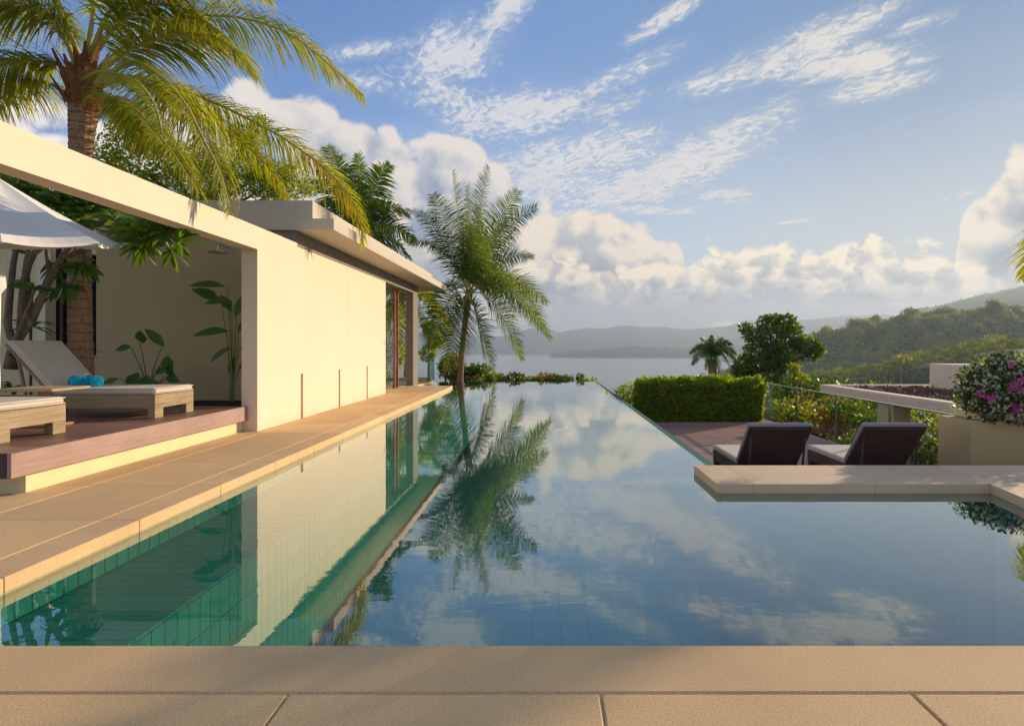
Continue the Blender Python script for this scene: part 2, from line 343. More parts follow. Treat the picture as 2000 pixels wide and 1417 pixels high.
# ------------------------------------------------------------------ mesh helpers
class MB:
    def __init__(s): s.v = []; s.f = []; s.mi = []; s.cur = 0
    def add(s, vs, fs):
        o = len(s.v); s.v.extend([tuple(q) for q in vs]); s.f.extend([tuple(i+o for i in f) for f in fs]); s.mi.extend([s.cur]*len(fs)); return s
    def box(s, x0, x1, y0, y1, z0, z1, bev=0.0):
        if bev <= 0:
            vs = [(x, y, z) for z in (z0, z1) for y in (y0, y1) for x in (x0, x1)]
            return s.add(vs, [(0,2,3,1),(4,5,7,6),(0,1,5,4),(2,6,7,3),(0,4,6,2),(1,3,7,5)])
        b = bev                                  # chamfered box
        vs = []; idx = {}
        for ix, x in enumerate((x0, x1)):
            for iy, y in enumerate((y0, y1)):
                for iz, z in enumerate((z0, z1)):
                    dx, dy, dz = (b if ix == 0 else -b), (b if iy == 0 else -b), (b if iz == 0 else -b)
                    for k, p in enumerate(((x, y+dy, z+dz), (x+dx, y, z+dz), (x+dx, y+dy, z))):
                        idx[ix, iy, iz, k] = len(vs); vs.append(p)
        I = lambda a, b_, c, k: idx[a, b_, c, k]
        fs = [(I(0,0,0,0),I(0,0,1,0),I(0,1,1,0),I(0,1,0,0)), (I(1,0,0,0),I(1,1,0,0),I(1,1,1,0),I(1,0,1,0)),
              (I(0,0,0,1),I(1,0,0,1),I(1,0,1,1),I(0,0,1,1)), (I(0,1,0,1),I(0,1,1,1),I(1,1,1,1),I(1,1,0,1)),
              (I(0,0,0,2),I(0,1,0,2),I(1,1,0,2),I(1,0,0,2)), (I(0,0,1,2),I(1,0,1,2),I(1,1,1,2),I(0,1,1,2))]
        for a in (0, 1):
            for c in (0, 1):
                fs.append((I(a,c,0,0),I(a,c,1,0),I(a,c,1,1),I(a,c,0,1)) if a == c else (I(a,c,0,0),I(a,c,0,1),I(a,c,1,1),I(a,c,1,0)))
                fs.append((I(a,0,c,0),I(a,0,c,2),I(a,1,c,2),I(a,1,c,0)) if a == c else (I(a,0,c,0),I(a,1,c,0),I(a,1,c,2),I(a,0,c,2)))
                fs.append((I(0,a,c,1),I(0,a,c,2),I(1,a,c,2),I(1,a,c,1)) if a != c else (I(0,a,c,1),I(1,a,c,1),I(1,a,c,2),I(0,a,c,2)))
                for d in (0, 1): fs.append((I(a,c,d,0), I(a,c,d,1), I(a,c,d,2)) if (a+c+d) % 2 else (I(a,c,d,0), I(a,c,d,2), I(a,c,d,1)))
        return s.add(vs, fs)
    def tube(s, pts, rad, n=8, cap=True):
        pts = [Vector(p) for p in pts]; rings = []
        if not hasattr(rad, '__len__'): rad = [rad]*len(pts)
        ref = None; vs = []
        for i, p in enumerate(pts):
            t = (pts[min(i+1, len(pts)-1)] - pts[max(i-1, 0)]).normalized()
            if ref is None: ref = Vector((0, 0, 1)) if abs(t.z) < .9 else Vector((1, 0, 0))
            u = t.cross(ref)
            if u.length < 1e-4: u = t.orthogonal()
            u.normalize(); w = u.cross(t).normalized(); ref = w
            for k in range(n):
                a = 2*math.pi*k/n; vs.append(p + (u*math.cos(a) + w*math.sin(a))*rad[i])
        fs = [(i*n+k, i*n+(k+1) % n, (i+1)*n+(k+1) % n, (i+1)*n+k) for i in range(len(pts)-1) for k in range(n)]
        if cap: fs += [tuple(range(n))[::-1], tuple((len(pts)-1)*n + k for k in range(n))]
        return s.add(vs, fs)
    def build(s, name, mat, parent=None, smooth=False, loc=None, mats=None):
        me = bpy.data.meshes.new(name); me.from_pydata(s.v, [], s.f)
        for m in (mats or [mat]): me.materials.append(m)
        if mats: me.polygons.foreach_set('material_index', s.mi)
        if smooth: me.polygons.foreach_set('use_smooth', [True]*len(me.polygons))
        me.update(); o = bpy.data.objects.new(name, me); col.objects.link(o)
        if parent is not None: o.parent = parent
        if loc is not None: o.location = loc
        return o
def npmesh(name, V, Fq, mat, parent=None, smooth=False):       # V (n,3), Fq (m,k) all faces the same size
    V = np.asarray(V, dtype=np.float32).reshape(-1, 3); Fq = np.asarray(Fq, dtype=np.int32); k = Fq.shape[1]
    me = bpy.data.meshes.new(name); me.vertices.add(len(V)); me.vertices.foreach_set('co', V.ravel())
    me.loops.add(Fq.size); me.loops.foreach_set('vertex_index', Fq.ravel())
    me.polygons.add(len(Fq)); me.polygons.foreach_set('loop_start', np.arange(0, Fq.size, k, dtype=np.int32))
    me.polygons.foreach_set('loop_total', np.full(len(Fq), k, dtype=np.int32))
    if smooth: me.polygons.foreach_set('use_smooth', np.ones(len(Fq), dtype=bool))
    me.materials.append(mat); me.update(calc_edges=True); me.validate()
    o = bpy.data.objects.new(name, me); col.objects.link(o)
    if parent is not None: o.parent = parent
    return o
def tag(o, label=None, cat=None, group=None, kind=None):
    if label: o['label'] = label
    if cat: o['category'] = cat
    if group: o['group'] = group
    if kind: o['kind'] = kind
    return o
def empty(name, loc=(0, 0, 0), rz=0.0):
    o = bpy.data.objects.new(name, None); col.objects.link(o); o.location = loc; o.rotation_euler = (0, 0, rz); o.empty_display_size = .2
    return o
def thing(name, label, cat, loc=(0, 0, 0), rz=0.0, group=None):
    return tag(empty(name, loc, rz), label, cat, group)
def kids(o): return [c for c in col.objects if c.parent == o]
def dup(o, parent=None):
    c = o.copy(); col.objects.link(c)
    if parent is not None: c.parent = parent
    for k in kids(o): dup(k, c)
    return c
def struct(o, **k): return tag(o, kind='structure', **k)
def at(px, py, Y): return Vector(((px-VX)*Y/F, Y, H + (VY-py)*Y/F))     # a point of the place at distance Y

# leaf cards: centre, direction, normal, length, width -> bent four-point blades (2 quads folded on the midrib)
def leaves(C, D, N, L, W, fold=.18, tip=.25):
    n = len(C); D = D/np.linalg.norm(D, axis=1, keepdims=True); Sd = np.cross(D, N); Sd /= np.maximum(np.linalg.norm(Sd, axis=1, keepdims=True), 1e-6)
    Nn = np.cross(Sd, D); L = np.broadcast_to(np.asarray(L, float), (n,))[:, None]; W = np.broadcast_to(np.asarray(W, float), (n,))[:, None]
    p0 = C; p1 = C + D*L - Nn*L*tip*.5; m = C + D*L*.5 + Nn*L*.06
    a = m + Sd*W*.5 - Nn*W*fold; b = m - Sd*W*.5 - Nn*W*fold
    V = np.stack([p0, a, p1, b], 1).reshape(-1, 3)
    i = np.arange(n)[:, None]*4
    return V, np.concatenate([i + [0, 1, 2], i + [0, 2, 3]], 1).reshape(-1, 3)
def rdir(n, up=0.0):
    d = rng.normal(size=(n, 3)); d[:, 2] += up; return d/np.linalg.norm(d, axis=1, keepdims=True)
def lobes_cloud(lobes, n, shell=.55):                     # random points near the surfaces of ellipsoids (x,y,z,rx,ry,rz)
    Lb = np.array(lobes, float); w = (Lb[:, 3]*Lb[:, 4]*Lb[:, 5])**.667; idx = rng.choice(len(Lb), n, p=w/w.sum())
    d = rdir(n); r = 1 - shell*rng.random(n)**1.6
    P = Lb[idx, :3] + d*r[:, None]*Lb[idx, 3:6]*(1 + .10*rng.normal(size=(n, 1)))
    return P, d
def foliage(name, lobes, n, L, W, mat, parent=None, shell=.6, up=.2, asp=.35):
    P, d = lobes_cloud(lobes, n, shell); D = d*.55 + rdir(n, up)*.8; N = rdir(n, 1.0)
    s = rng.uniform(.6, 1.25, n)
    V, Fq = leaves(P, D, N, L*s, W*s)
    return npmesh(name, V, Fq, mat, parent)

# ------------------------------------------------------------------ pool, water, paving
WZ = -0.09                                      # water level
YF, YB = 2.93, 25.8                             # near coping edge and far overflow edge
XL, XR = -3.28, 1.99                            # left coping edge, right overflow edge
def sheet(name, poly, z, mat, **k):
    b = MB(); b.add([(x, y, z) for x, y in poly], [tuple(range(len(poly)))]); return struct(b.build(name, mat), **k)
pool = struct(empty('swimming_pool', (0, 0, 0)), label='long teal tiled infinity pool between the paved path and the lower deck')
WATER = [(XL-.05, YF-.03), (4.36, YF-.03), (4.36, 5.5), (4.53, 6.41), (1.76, 6.41), (1.76, 7.30), (XR, 7.30), (XR, YB), (-4.66, YB), (-4.66, 22.15), (XL-.05, 22.15)]
b = MB(); b.add([(x, y, WZ) for x, y in WATER], [tuple(range(len(WATER)))]); wo = b.build('pool_water', M['water']); struct(wo, label='calm reflective pool water mirroring the palm and the clouds')
# shell: walls and floors of tiles; the pieces one can see through the water are single tiles
b = MB()
b.box(XL-.16, XL-.01, YF, 22.15, -1.7, -.13); b.box(-4.9, -4.66, 22.15, YB+.0, -1.7, -.13)
b.box(-4.66, XL-.16, 22.0, 22.15, -1.7, -.13); b.box(XL-.16, 4.6, YF-.2, YF-.03, -1.7, -.13)
b.box(XR+.002, XR+.12, 7.30, YB+.12, -1.75, -.094); b.box(-4.9, XR, YB, YB+.12, -1.75, -.094)
b.box(4.5, 4.7, YF, 6.6, -1.7, -.13); b.box(1.78, 4.5, 6.45, 6.6, -1.7, -.13); b.box(1.78, XR+.002, 6.6, 7.3, -1.7, -.13)
b.box(-5.0, 4.7, YF-.2, YB+.12, -1.9, -1.7)
b.build('pool_wall', M['tile_grout'], pool)
tm = {}
def tile(w, l, t, name='tile'):
    key = (round(w, 2), round(l, 2), round(t, 2))
    if key not in tm:
        b = MB(); b.box(-w/2, w/2, -l/2, l/2, -t/2, t/2, .003); o = b.build(name, M['tile'], pool); tm[key] = o; return o
    o = tm[key].copy(); col.objects.link(o); return o
nt = 0
g = .004; LX, LZ, PT_ = -2.36, -.285, .13
y = YF
while y < 11.9:                                  # one course of tiles on the wall above the ledge
    o = tile(.02, PT_-g, .15); o.location = (XL, y+PT_/2, -.208); nt += 1; y += PT_
b = MB(); b.box(XL+.012, LX-.002, YF, 21.9, -1.7, LZ-.012); b.build('ledge', M['tile_grout'], pool)
y = YF; r = 0
while y < 11.3:                                  # the submerged ledge, laid in running bond
    x = XL + .012; w = .31 if r % 2 else .155
    while x < LX - .02:
        w_ = min(w, LX - x)
        if nt < 296: o = tile(w_-g, PT_-g, .02); o.location = (x+w_/2, y+PT_/2, LZ-.01); nt += 1
        x += w_; w = .31
    y += PT_; r += 1
b = MB(); y = YF; r = 0
while y < 21.8:                                  # remaining tiles: one mesh with real joints
    for k in range(5): b.box(LX-.002, LX+.012, y+g, y+PT_-g, LZ-.01-.26*(k+1)+g, LZ-.01-.26*k-g)
    if y > 11.2:
        for k in range(3): b.box(XL+.012+.303*k+g, XL+.012+.303*(k+1)-g, y+g, y+PT_-g, LZ-.012, LZ)
    if y > 11.9: b.box(XL-.01, XL+.01, y+g, y+PT_-g, -.283, -.133)
    y += PT_
y = YF
while y < YB-.3:
    x = -4.6 if y > 22.2 else LX+.03
    xm = XR if y > 6.2 else 4.45
    while x < xm-.1: b.box(x+g, min(x+.31, xm)-g, y+g, y+.31-g, -1.71, -1.69); x += .31
    y += .31
for i in range(9):
    for k in range(5): b.box(1.80+.3*i+.0006, 2.10+.3*i-.0006, 6.43, 6.449, -.16-.3*(k+1)+.0006, -.16-.3*k-.0006)
for i in range(11):
    for k in range(5): b.box(4.48, 4.499, YF+.3*i+g, YF+.3*i+.3-g, -.16-.3*(k+1)+g, -.16-.3*k-g)
tag(b.build('tile', M['tile'], pool), kind='stuff')

def slab(w, l, t, mat, parent, name, cache={}, bev=.006):
    key = (round(w, 3), round(l, 3), round(t, 3), mat.name, name)
    if key not in cache:
        b = MB(); b.box(-w/2, w/2, -l/2, l/2, -t, 0, bev); cache[key] = b.build(name, mat, parent); return cache[key]
    o = cache[key].copy(); col.objects.link(o); o.parent = parent; return o
# left path
path = struct(empty('path', (0, 0, 0)), label='sandstone path between the cream wall and the pool')
b = MB(); b.box(-7.5, XL-.06, YF-8, 22.10, -.16, -.012); b.build('path_bed', M['grout'], path)
JY = [2.52 + 1.255*i for i in range(-6, 16)]
for i in range(len(JY)-1):
    y0, y1 = JY[i], min(JY[i+1], 22.15)
    if y0 > 22: continue
    c = (y0+y1)/2 + (.45 if False else 0)
    if y0 >= 2.5:
        o = slab(.305, y1-y0-.003, .095, M['coping'], path, 'coping_stone', bev=.005); o.location = (XL-.1525, c, 0)
    o = slab(.985, y1-y0-.005, .06, M['paver'], path, 'paver', bev=.003); o.location = (XL-.318-.4925, c, 0)
    o = slab(.985 if y0 < 4.3 else .43, y1-y0-.005, .06, M['paver'], path, 'paver', bev=.003); o.location = (XL-1.314-(.4925 if y0 < 4.3 else .215), c, 0)
for y0 in (18.45, 19.7, 20.95):
    o = slab(1.2, 1.19, .06, M['paver'], path, 'paver'); o.location = (-5.66, y0+.6, .0)
# foreground terrace
ter = struct(empty('terrace', (0, 0, 0)), label='sandstone terrace in the foreground along the near pool edge')
b = MB(); b.box(XL-.05, 8.2, -4, YF-.03, -.16, -.014); b.build('terrace_bed', M['grout'], ter)
b = MB(); b.box(XL+.004, 4.345, 2.525, YF, -.095, 0, .012); b.build('coping_stone', M['coping'], ter)
for r in range(5):
    for c in range(-2, 6):
        x0 = -1.04 + 1.256*c; y1 = 2.517 - r*.86
        if x0 < XL: continue
        o = slab(1.246, .85, .06, M['paver'], ter, 'paver'); o.location = (x0+.628, y1-.425, 0)
b = MB(); b.box(4.36, 8.2, 2.525, 5.6, -.1, -.003, .006); b.build('paver', M['paver'], ter)
# raised slab (peninsula) on the right
pen = struct(empty('stone_walkway', (0, 0, 0)), label='stone walkway slab jutting over the pool in front of the dark loungers')
b = MB(); b.box(1.86, 2.3, 6.44, 7.25, -1.7, -.098); b.box(2.3, 8.2, 6.5, 7.3, -2.0, -.098); b.box(4.6, 8.2, 5.6, 6.5, -.6, -.098); b.build('walkway_base', M['concrete'], pen)
b = MB()
def prism(b, poly, z0, z1):
    n = len(poly); b.add([(x, y, z0) for x, y in poly] + [(x, y, z1) for x, y in poly], [tuple(range(n))[::-1], tuple(range(n, 2*n))] + [(i, (i+1) % n, n+(i+1) % n, n+i) for i in range(n)])
prism(b, [(1.728, 6.33), (2.098, 6.33), (2.098, 7.33), (1.728, 7.33)], -.095, 0); b.build('coping_stone', M['cop_edge'], pen)
for x0, x1 in ((2.102, 3.318), (3.322, 4.49)):
    b = MB(); prism(b, [(x0, 6.33), (x1, 6.33), (x1, 6.798), (x0, 6.798)], -.095, 0); b.build('coping_stone', M['cop_edge'], pen)
b = MB(); prism(b, [(4.494, 6.33), (4.36, 5.62), (4.30, 2.53), (4.72, 2.53), (4.78, 5.6), (4.90, 6.798), (4.494, 6.798)], -.095, 0.002); b.build('coping_stone', M['cop_edge'], pen)
for x0, x1 in ((2.102, 3.318), (3.322, 4.57), (4.574, 5.82), (5.824, 7.07), (7.074, 8.2)):
    b = MB(); b.box(x0, x1, 6.802, 7.33, -.06, 0, .004); b.build('paver', M['cop_edge'], pen)
b = MB(); b.box(4.905, 8.2, 5.62, 6.798, -.06, 0, .004); b.build('paver', M['cop_edge'], pen)

# ------------------------------------------------------------------ pavilion (cream building with portal beam)
XW = -4.74
pav = thing('pool_pavilion', 'cream flat-roofed pavilion with a long portal beam beside the left edge of the pool', 'building')
def pbox(name, mat, *a, parent=pav, bev=0.0, **k):
    b = MB(); b.box(*a, bev=bev); o = b.build(name, M[mat], parent)
    for kk, v in k.items(): o[kk] = v
    return o
# wall with three floor slits: built as pieces that butt end to end
slits = [12.09, 14.28, 16.48]
b = MB(); y0 = 10.23; ZT = 3.28; sw = .058
edges = []
for s_ in slits: edges += [(y0, s_-sw)]; y0 = s_+sw
edges.append((y0, 18.37))
for (a, c) in edges: b.box(XW-.26, XW, a, c, -.1, .86)
b.box(XW-.26, XW, 10.23, 18.37, .8602, ZT)
for s_ in slits: b.box(XW-.26, XW-.12, s_-sw, s_+sw, -.1, .86)
b.build('wall', M['cream'], pav)
for s_ in slits: pbox('slit', 'slit', XW-.1199, XW-.075, s_-sw+.001, s_+sw-.001, -.05, .858)
pbox('beam', 'cream', XW-.26, XW+.002, -3.0, 11.86, ZT-.30, 3.352)
pbox('beam_end', 'cream', XW-.26, XW, -3.3, -3.0, -.1, 3.35)
b = MB(); b.box(XW-.24, XW-.006, 11.865, 23.02, ZT+.004, 3.578); b.build('concrete_band', M['concrete'], pav)
for y_ in (14.3, 16.8, 19.3): pbox('band_joint', 'dark', XW-.0058, XW-.003, y_, y_+.012, ZT+.01, 3.57)
b = MB(); b.box(-8.55, -4.02, 11.78, 25.1, 3.582, 3.80, bev=.01); b.build('roof', M['roofc'], pav)
b = MB(); b.box(-8.60, -4.45, 11.86, 24.6, 3.802, 4.16, bev=.01); b.build('roof_parapet', M['roofc'], pav)
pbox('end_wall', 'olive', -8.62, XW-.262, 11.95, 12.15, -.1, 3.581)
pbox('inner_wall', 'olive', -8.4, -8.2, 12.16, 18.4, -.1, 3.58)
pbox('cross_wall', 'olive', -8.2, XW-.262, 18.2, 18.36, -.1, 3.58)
b = MB(); b.box(XW-.25, XW, 22.15, 22.98, -.02, ZT+.003); b.build('column', M['concrete'], pav)
b = MB(); b.box(-7.2, -6.95, 22.2, 23.0, -.02, 3.58); b.build('column', M['concrete'], pav)
b = MB(); b.box(-8.4, -8.15, 22.2, 23.0, -.02, 3.58); b.build('column', M['concrete'], pav)
for yy in (20.55, 21.0):
    fr = MB(); fr.box(-5.08, -5.0, yy, yy+.07, 0.0, 3.45); o = fr.build('door_frame', M['red_wood'], pav)
    fr = MB(); fr.box(-5.03, -5.018, yy-1.05, yy-.002, .08, 3.4); fr.build('glass_pane', M['glass'], o)
fr = MB(); fr.box(-7.18, -5.0, 22.9, 22.912, .02, 3.55); fr.build('glass_pane', M['glass'], pav)
fl = MB(); fl.box(-8.6, -5.0, 18.36, 23.6, -.14, -.006); fl.build('floor', M['grout'], pav)
for yy in (18.02, 18.22): pbox('switch_plate', 'canvas', XW+.0005, XW+.012, yy, yy+.09, 1.42, 1.56)
b = MB(); b.box(XW+.0004, XW+.0014, 14.9, 14.908, .88, ZT-.32); b.build('wall_joint', M['roofc'], pav)
# shower
b = MB(); b.tube([(-6.02, 11.94, 3.24), (-6.02, 11.5, 3.25), (-6.02, 11.44, 3.22), (-6.02, 11.43, 3.12)], .014, 8)
b.tube([(-6.02, 11.955, 3.24), (-6.02, 11.93, 3.24)], .045, 12); sh = tag(b.build('shower_head', M['steel'], smooth=False), 'steel rain shower head on the shaded end wall', 'shower')
b = MB(); b.tube([(-6.02, 11.43, 3.125), (-6.02, 11.43, 3.115), (-6.02, 11.43, 3.10), (-6.02, 11.43, 3.09)], [.03, .17, .18, .17], 24); b.build('spray_plate', M['steel'], sh)
# glass railing at the far end of the path
gr = thing('glass_railing', 'frameless glass railing at the far end beside the column', 'railing')
b = MB(); b.box(-4.60, -4.57, 24.0, 25.4, 0.0, 1.1); o = b.build('glass_panel', M['glass_edge'], gr)
b = MB(); b.box(-8.6, -4.62, 25.42, 25.435, 0.0, 1.1); b.build('glass_panel', M['glass'], gr)
b = MB(); b.box(-8.6, -4.66, 22.16, 25.6, -.4, -.02); struct(b.build('rear_platform', M['coping']), label='low stone platform behind the pavilion column')
b = MB(); b.box(-8.6, -4.70, 25.2, 25.5, -.02, .12); b.build('kerb', M['cop_edge'], bpy.data.objects['rear_platform'])

# left deck
dk = struct(empty('wood_deck', (0, 0, 0)), label='raised reddish wood deck on a pale yellow plinth under the beam')
y = 5.76; proto = None
while y < 10.25:
    if proto is None:
        b = MB(); b.box(-9.0, -4.935, 0, .094, .38, .41, .003); proto = b.build('plank', M['deck'], dk, loc=(0, y, 0)); o = proto
    else: o = proto.copy(); col.objects.link(o); o.location = (0, y, 0)
    y += .1
b = MB(); b.box(-4.93, -4.89, 5.70, 10.222, .185, .414, .004); b.build('fascia_board', M['fascia'], dk)
b = MB(); b.box(-9.0, -4.932, 5.70, 5.745, .185, .414, .004); b.build('fascia_board', M['dark_wood'], dk)
b = MB(); b.box(-9.0, -4.98, 5.97, 10.22, -.1, .30); b.build('plinth', M['plinth'], dk)
b = MB(); b.box(-8.9, -5.0, 10.28, 11.95, -.1, .36); struct(b.build('planting_bed', M['soil']), label='dark soil bed behind the deck under the end wall')
b = MB(); b.box(-22, -9.0, 4.0, 13.9, -.1, .30); b.box(-22, -7.51, -3.5, 3.99, -.1, -.02); struct(b.build('courtyard_ground', M['soil']), label='shaded courtyard ground behind the deck')
# back-left villa walls seen past the palm trunk
gw = thing('villa_wall', 'shaded yellow villa wall with a dark window behind the pale branches', 'building')
pbox('wall', 'yellow', -24, -11.4, 14.0, 14.3, 0, 4.5, parent=gw)
pbox('post', 'cream', -11.397, -11.2, 13.95, 14.25, 0, 4.4, parent=gw)
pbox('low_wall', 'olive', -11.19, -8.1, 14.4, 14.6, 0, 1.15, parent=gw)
pbox('window', 'dark', -14.5, -7.9, 15.2, 15.3, 1.16, 4.6, parent=gw)
pbox('lintel', 'yellow', -11.19, -8.7, 14.4, 14.6, 3.5, 4.4, parent=gw)

# ------------------------------------------------------------------ loungers
def cushion_mb(x0, x1, w, z0, th, r=.03, b=None):
    b = b or MB(); b.box(x0, x1, -w/2, w/2, z0, z0+th, bev=r); return b
def piping(parent, x0, x1, w, z0, th, m):
    for z in (z0+.012, z0+th-.012):
        b = MB(); e = .006; pts = [(x0-.001, -w/2+e, z), (x0+e, -w/2-.001, z), (x1-e, -w/2-.001, z), (x1+.001, -w/2+e, z), (x1+.001, w/2-e, z), (x1-e, w/2+.001, z), (x0+e, w/2+.001, z), (x0-.001, w/2-e, z), (x0-.001, -w/2+e, z)]
        b.tube(pts, .0065, 6, cap=False); b.build('piping', m, parent, smooth=True)
def lounger(name, label, group, w, dark=False):
    t = thing(name, label, 'sun lounger', group=group)
    fm, cm = ('dark_wood', 'cushion') if dark else ('teak', 'cushion')
    L = 1.98                                     # local: foot at x=0, head towards -x
    b = MB(); b.box(-.035, 0, -w/2, w/2, .135, .322, .004); b.build('foot_rail', M[fm], t)
    for s_ in (-1, 1):
        y0, y1 = (w/2-.035, w/2) if s_ > 0 else (-w/2, -w/2+.035)
        b = MB(); b.box(-L, -.036, y0, y1, .135, .322, .004); b.build('side_rail', M['dark_wood' if dark else 'teakx'], t)
    for (lx, s_) in ((0, -1), (0, 1), (-L, -1), (-L, 1)):
        x0, x1 = (-.10, -.001) if lx == 0 else (-L+.001, -L+.10)
        y0, y1 = (-w/2+.001, -w/2+.19) if s_ < 0 else (w/2-.19, w/2-.001)
        b = MB(); b.box(x0, x1, y0, y1, 0, .134, .004); b.build('leg', M[fm], t)
    for i in range(9):
        b = MB(); x = -.16 - i*.155; b.box(x-.06, x+.06, -w/2+.036, w/2-.036, .30, .318); b.build('slat', M[fm], t)
    b = cushion_mb(-1.42, -.004, w-.01, .325, .085, .028); sc_ = b.build('seat_cushion', M[cm], t); piping(sc_, -1.42, -.004, w-.01, .325, .085, M[cm])
    # reclined back: panel + cushion in a tilted frame
    ang = R(48); back = empty('backrest', (-1.43, 0, .33)); back.parent = t; back.rotation_euler = (0, ang, 0)
    b = MB(); b.box(-.92, 0, -w/2+.012, w/2-.012, -.025, 0, .004); p = b.build('back_panel', M[fm], back)
    for i in range(7):
        b = MB(); b.box(-.90+i*.13, -.79+i*.13, -w/2+.04, w/2-.04, -.040, -.026, .003); b.build('slat', M['dark_wood' if dark else fm], back)
    b = cushion_mb(-.93, -.0, w-.01, .003, .085, .028); b.build('back_cushion', M['grey_cushion' if dark else 'cushion'] if not dark else M['grey_cushion'], back)
    for s_ in (-1, 1):
        yb = s_*(w/2-.08)
        b = MB(); b.tube([(-1.43-.50, yb, .33+.50), (-1.43-.36, yb, .16)], .022, 6); b.build('prop', M['teak' if not dark else 'dark_wood'], t)
    return t
l1 = lounger('sun_lounger', 'cream cushioned teak lounger holding two blue towels on the left deck', 'teak loungers on the left deck', .93)
l1.location = (-5.33, 8.96, .412)
l2 = dup(l1); l2['label'] = 'cream cushioned teak lounger nearest the camera, cut off by the left frame edge'; l2.location = (-5.50, 6.68, .412)
l3 = lounger('sun_lounger', 'dark lounger nearer the pool, seen from behind on the lower deck', 'dark loungers on the lower deck', 1.0, True)
DZ = -.85
l3.location = (3.60, 11.65, DZ+.002); l3.rotation_euler = (0, 0, R(90))
l4 = dup(l3); l4['label'] = 'dark lounger nearer the glass fence, seen from behind on the lower deck'; l4.location = (5.36, 11.65, DZ+.002)
# side table
t = thing('side_table', 'low weathered wood side table between the teak loungers', 'table', (-6.22, 7.75, .412))
b = MB(); b.box(-.35, .33, -.32, .32, .44, .475, .006); b.build('tabletop', M['teakx'], t)
b = MB(); b.box(-.06, .06, -.06, .06, .03, .439); b.build('pedestal', M['teak'], t)
b = MB(); b.box(-.22, .22, -.2, .2, 0, .03, .004); b.build('base', M['teak'], t)
# towels
def towel(loc, label):
    b = MB(); n = 96; turns = 3.6; Rr = .082; Lh = .15; pts = []
    for i in range(n+1):
        a = turns*2*math.pi*i/n; r = .012 + (Rr-.012)*(i/n); pts.append((r*math.cos(a), r*math.sin(a)))
    rings = []
    th = .013
    for (x, z) in pts:
        l = math.hypot(x, z); k = (l-th)/l
        rings.append([(x, -Lh, z), (x, Lh, z), (x*k, Lh-.006, z*k), (x*k, -Lh+.006, z*k)])
    V = [p for r_ in rings for p in r_]; Fs = []
    for i in range(n):
        for k in range(4): Fs.append((i*4+k, i*4+(k+1) % 4, (i+1)*4+(k+1) % 4, (i+1)*4+k))
    b.add(V, Fs); o = b.build('rolled_towel', M['towel'], smooth=True); o.location = loc; o.rotation_euler = (0, 0, R(58+random.uniform(-5, 5)))
    m = o.modifiers.new('fuzz', 'DISPLACE'); tx = bpy.data.textures.new('fuzz', 'CLOUDS'); tx.noise_scale = .02; m.texture = tx; m.strength = .004
    tag(o, label, 'towel', 'towels on the lounger'); return o
towel((-6.30, 8.68, .412+.497), 'blue rolled towel nearer the camera on the teak lounger')
towel((-6.45, 8.60, .412+.497), 'blue rolled towel behind the other one against the lounger back')
b = MB()
for i in range(5):
    a = i*72*math.pi/180; b.add([(0, 0, 0), (.03*math.cos(a-.4), .03*math.sin(a-.4), .012), (.055*math.cos(a), .055*math.sin(a), .02), (.03*math.cos(a+.4), .03*math.sin(a+.4), .012)], [(0, 1, 2, 3)])
tag(b.build('frangipani_flower', M['white_fl'], loc=(-6.36, 8.64, .412+.585)), 'white flower resting on top of the two blue towels', 'flower')

# umbrella
um = thing('patio_umbrella', 'white canvas umbrella over the left deck cut off by the frame', 'umbrella', (-6.68, 7.55, .412))
O = Vector(um.location); apex = Vector((0, 0, 3.46-.412)); tips = []
Rr = 1.27
for k in range(8):
    a = R(-1 + 45*k); x, y_ = Rr*math.cos(a), Rr*math.sin(a); tips.append(Vector((x, y_, 2.66-.412 + .13*y_)))
for k in range(8):
    b = MB(); p, q = tips[k], tips[(k+1) % 8]; nn = 7; vs = []
    for i in range(nn+1):
        for j in range(nn+1):
            f = i/nn; e = p.lerp(q, j/nn); m_ = apex.lerp(e, f); sag = .07*math.sin(math.pi*min(f, 1))*1 ; mid = 4*(j/nn)*(1-j/nn)
            vs.append(m_ - Vector((0, 0, sag*.5 + .045*mid*f)) - (Vector((m_.x, m_.y, 0)).normalized()*(.05*mid*f) if i else Vector((0, 0, 0))))
    b.add(vs, [(i*(nn+1)+j, (i+1)*(nn+1)+j, (i+1)*(nn+1)+j+1, i*(nn+1)+j+1) for i in range(nn) for j in range(nn)])
    e0, e1 = nn*(nn+1), nn*(nn+1)+nn                # hem
    hem = [Vector(v) for v in vs[e0:e1+1]]
    b.add(hem + [h - Vector((0, 0, .035)) for h in hem], [(j, j+1, nn+1+j+1, nn+1+j) for j in range(nn)])
    b.build('canopy_panel', M['canvas'], um, smooth=False)
    b = MB(); b.tube([apex - Vector((0, 0, .1)), apex.lerp(p, .5) - Vector((0, 0, .075)), p*1.0 - Vector((0, 0, .035))], .011, 6); b.build('rib', M['red_wood'], um)
    b = MB(); b.tube([p - Vector((0, 0, .03)), p*1.0 + Vector((p.x, p.y, 0)).normalized()*.05 - Vector((0, 0, .05))], .016, 6); b.build('rib_tip', M['canvas'], um)
b = MB(); b.tube([(0, 0, 0), (0, 0, 3.2)], .024, 12); b.build('pole', M['red_wood'], um)
b = MB(); b.tube([(0, 0, 2.95), (0, 0, 3.06), (0, 0, 3.11)], [.06, .05, .015], 12); b.build('finial', M['canvas'], um)
b = MB(); b.box(-.3, .3, -.3, .3, 0, .07, .01); b.build('base', M['concrete'], um)
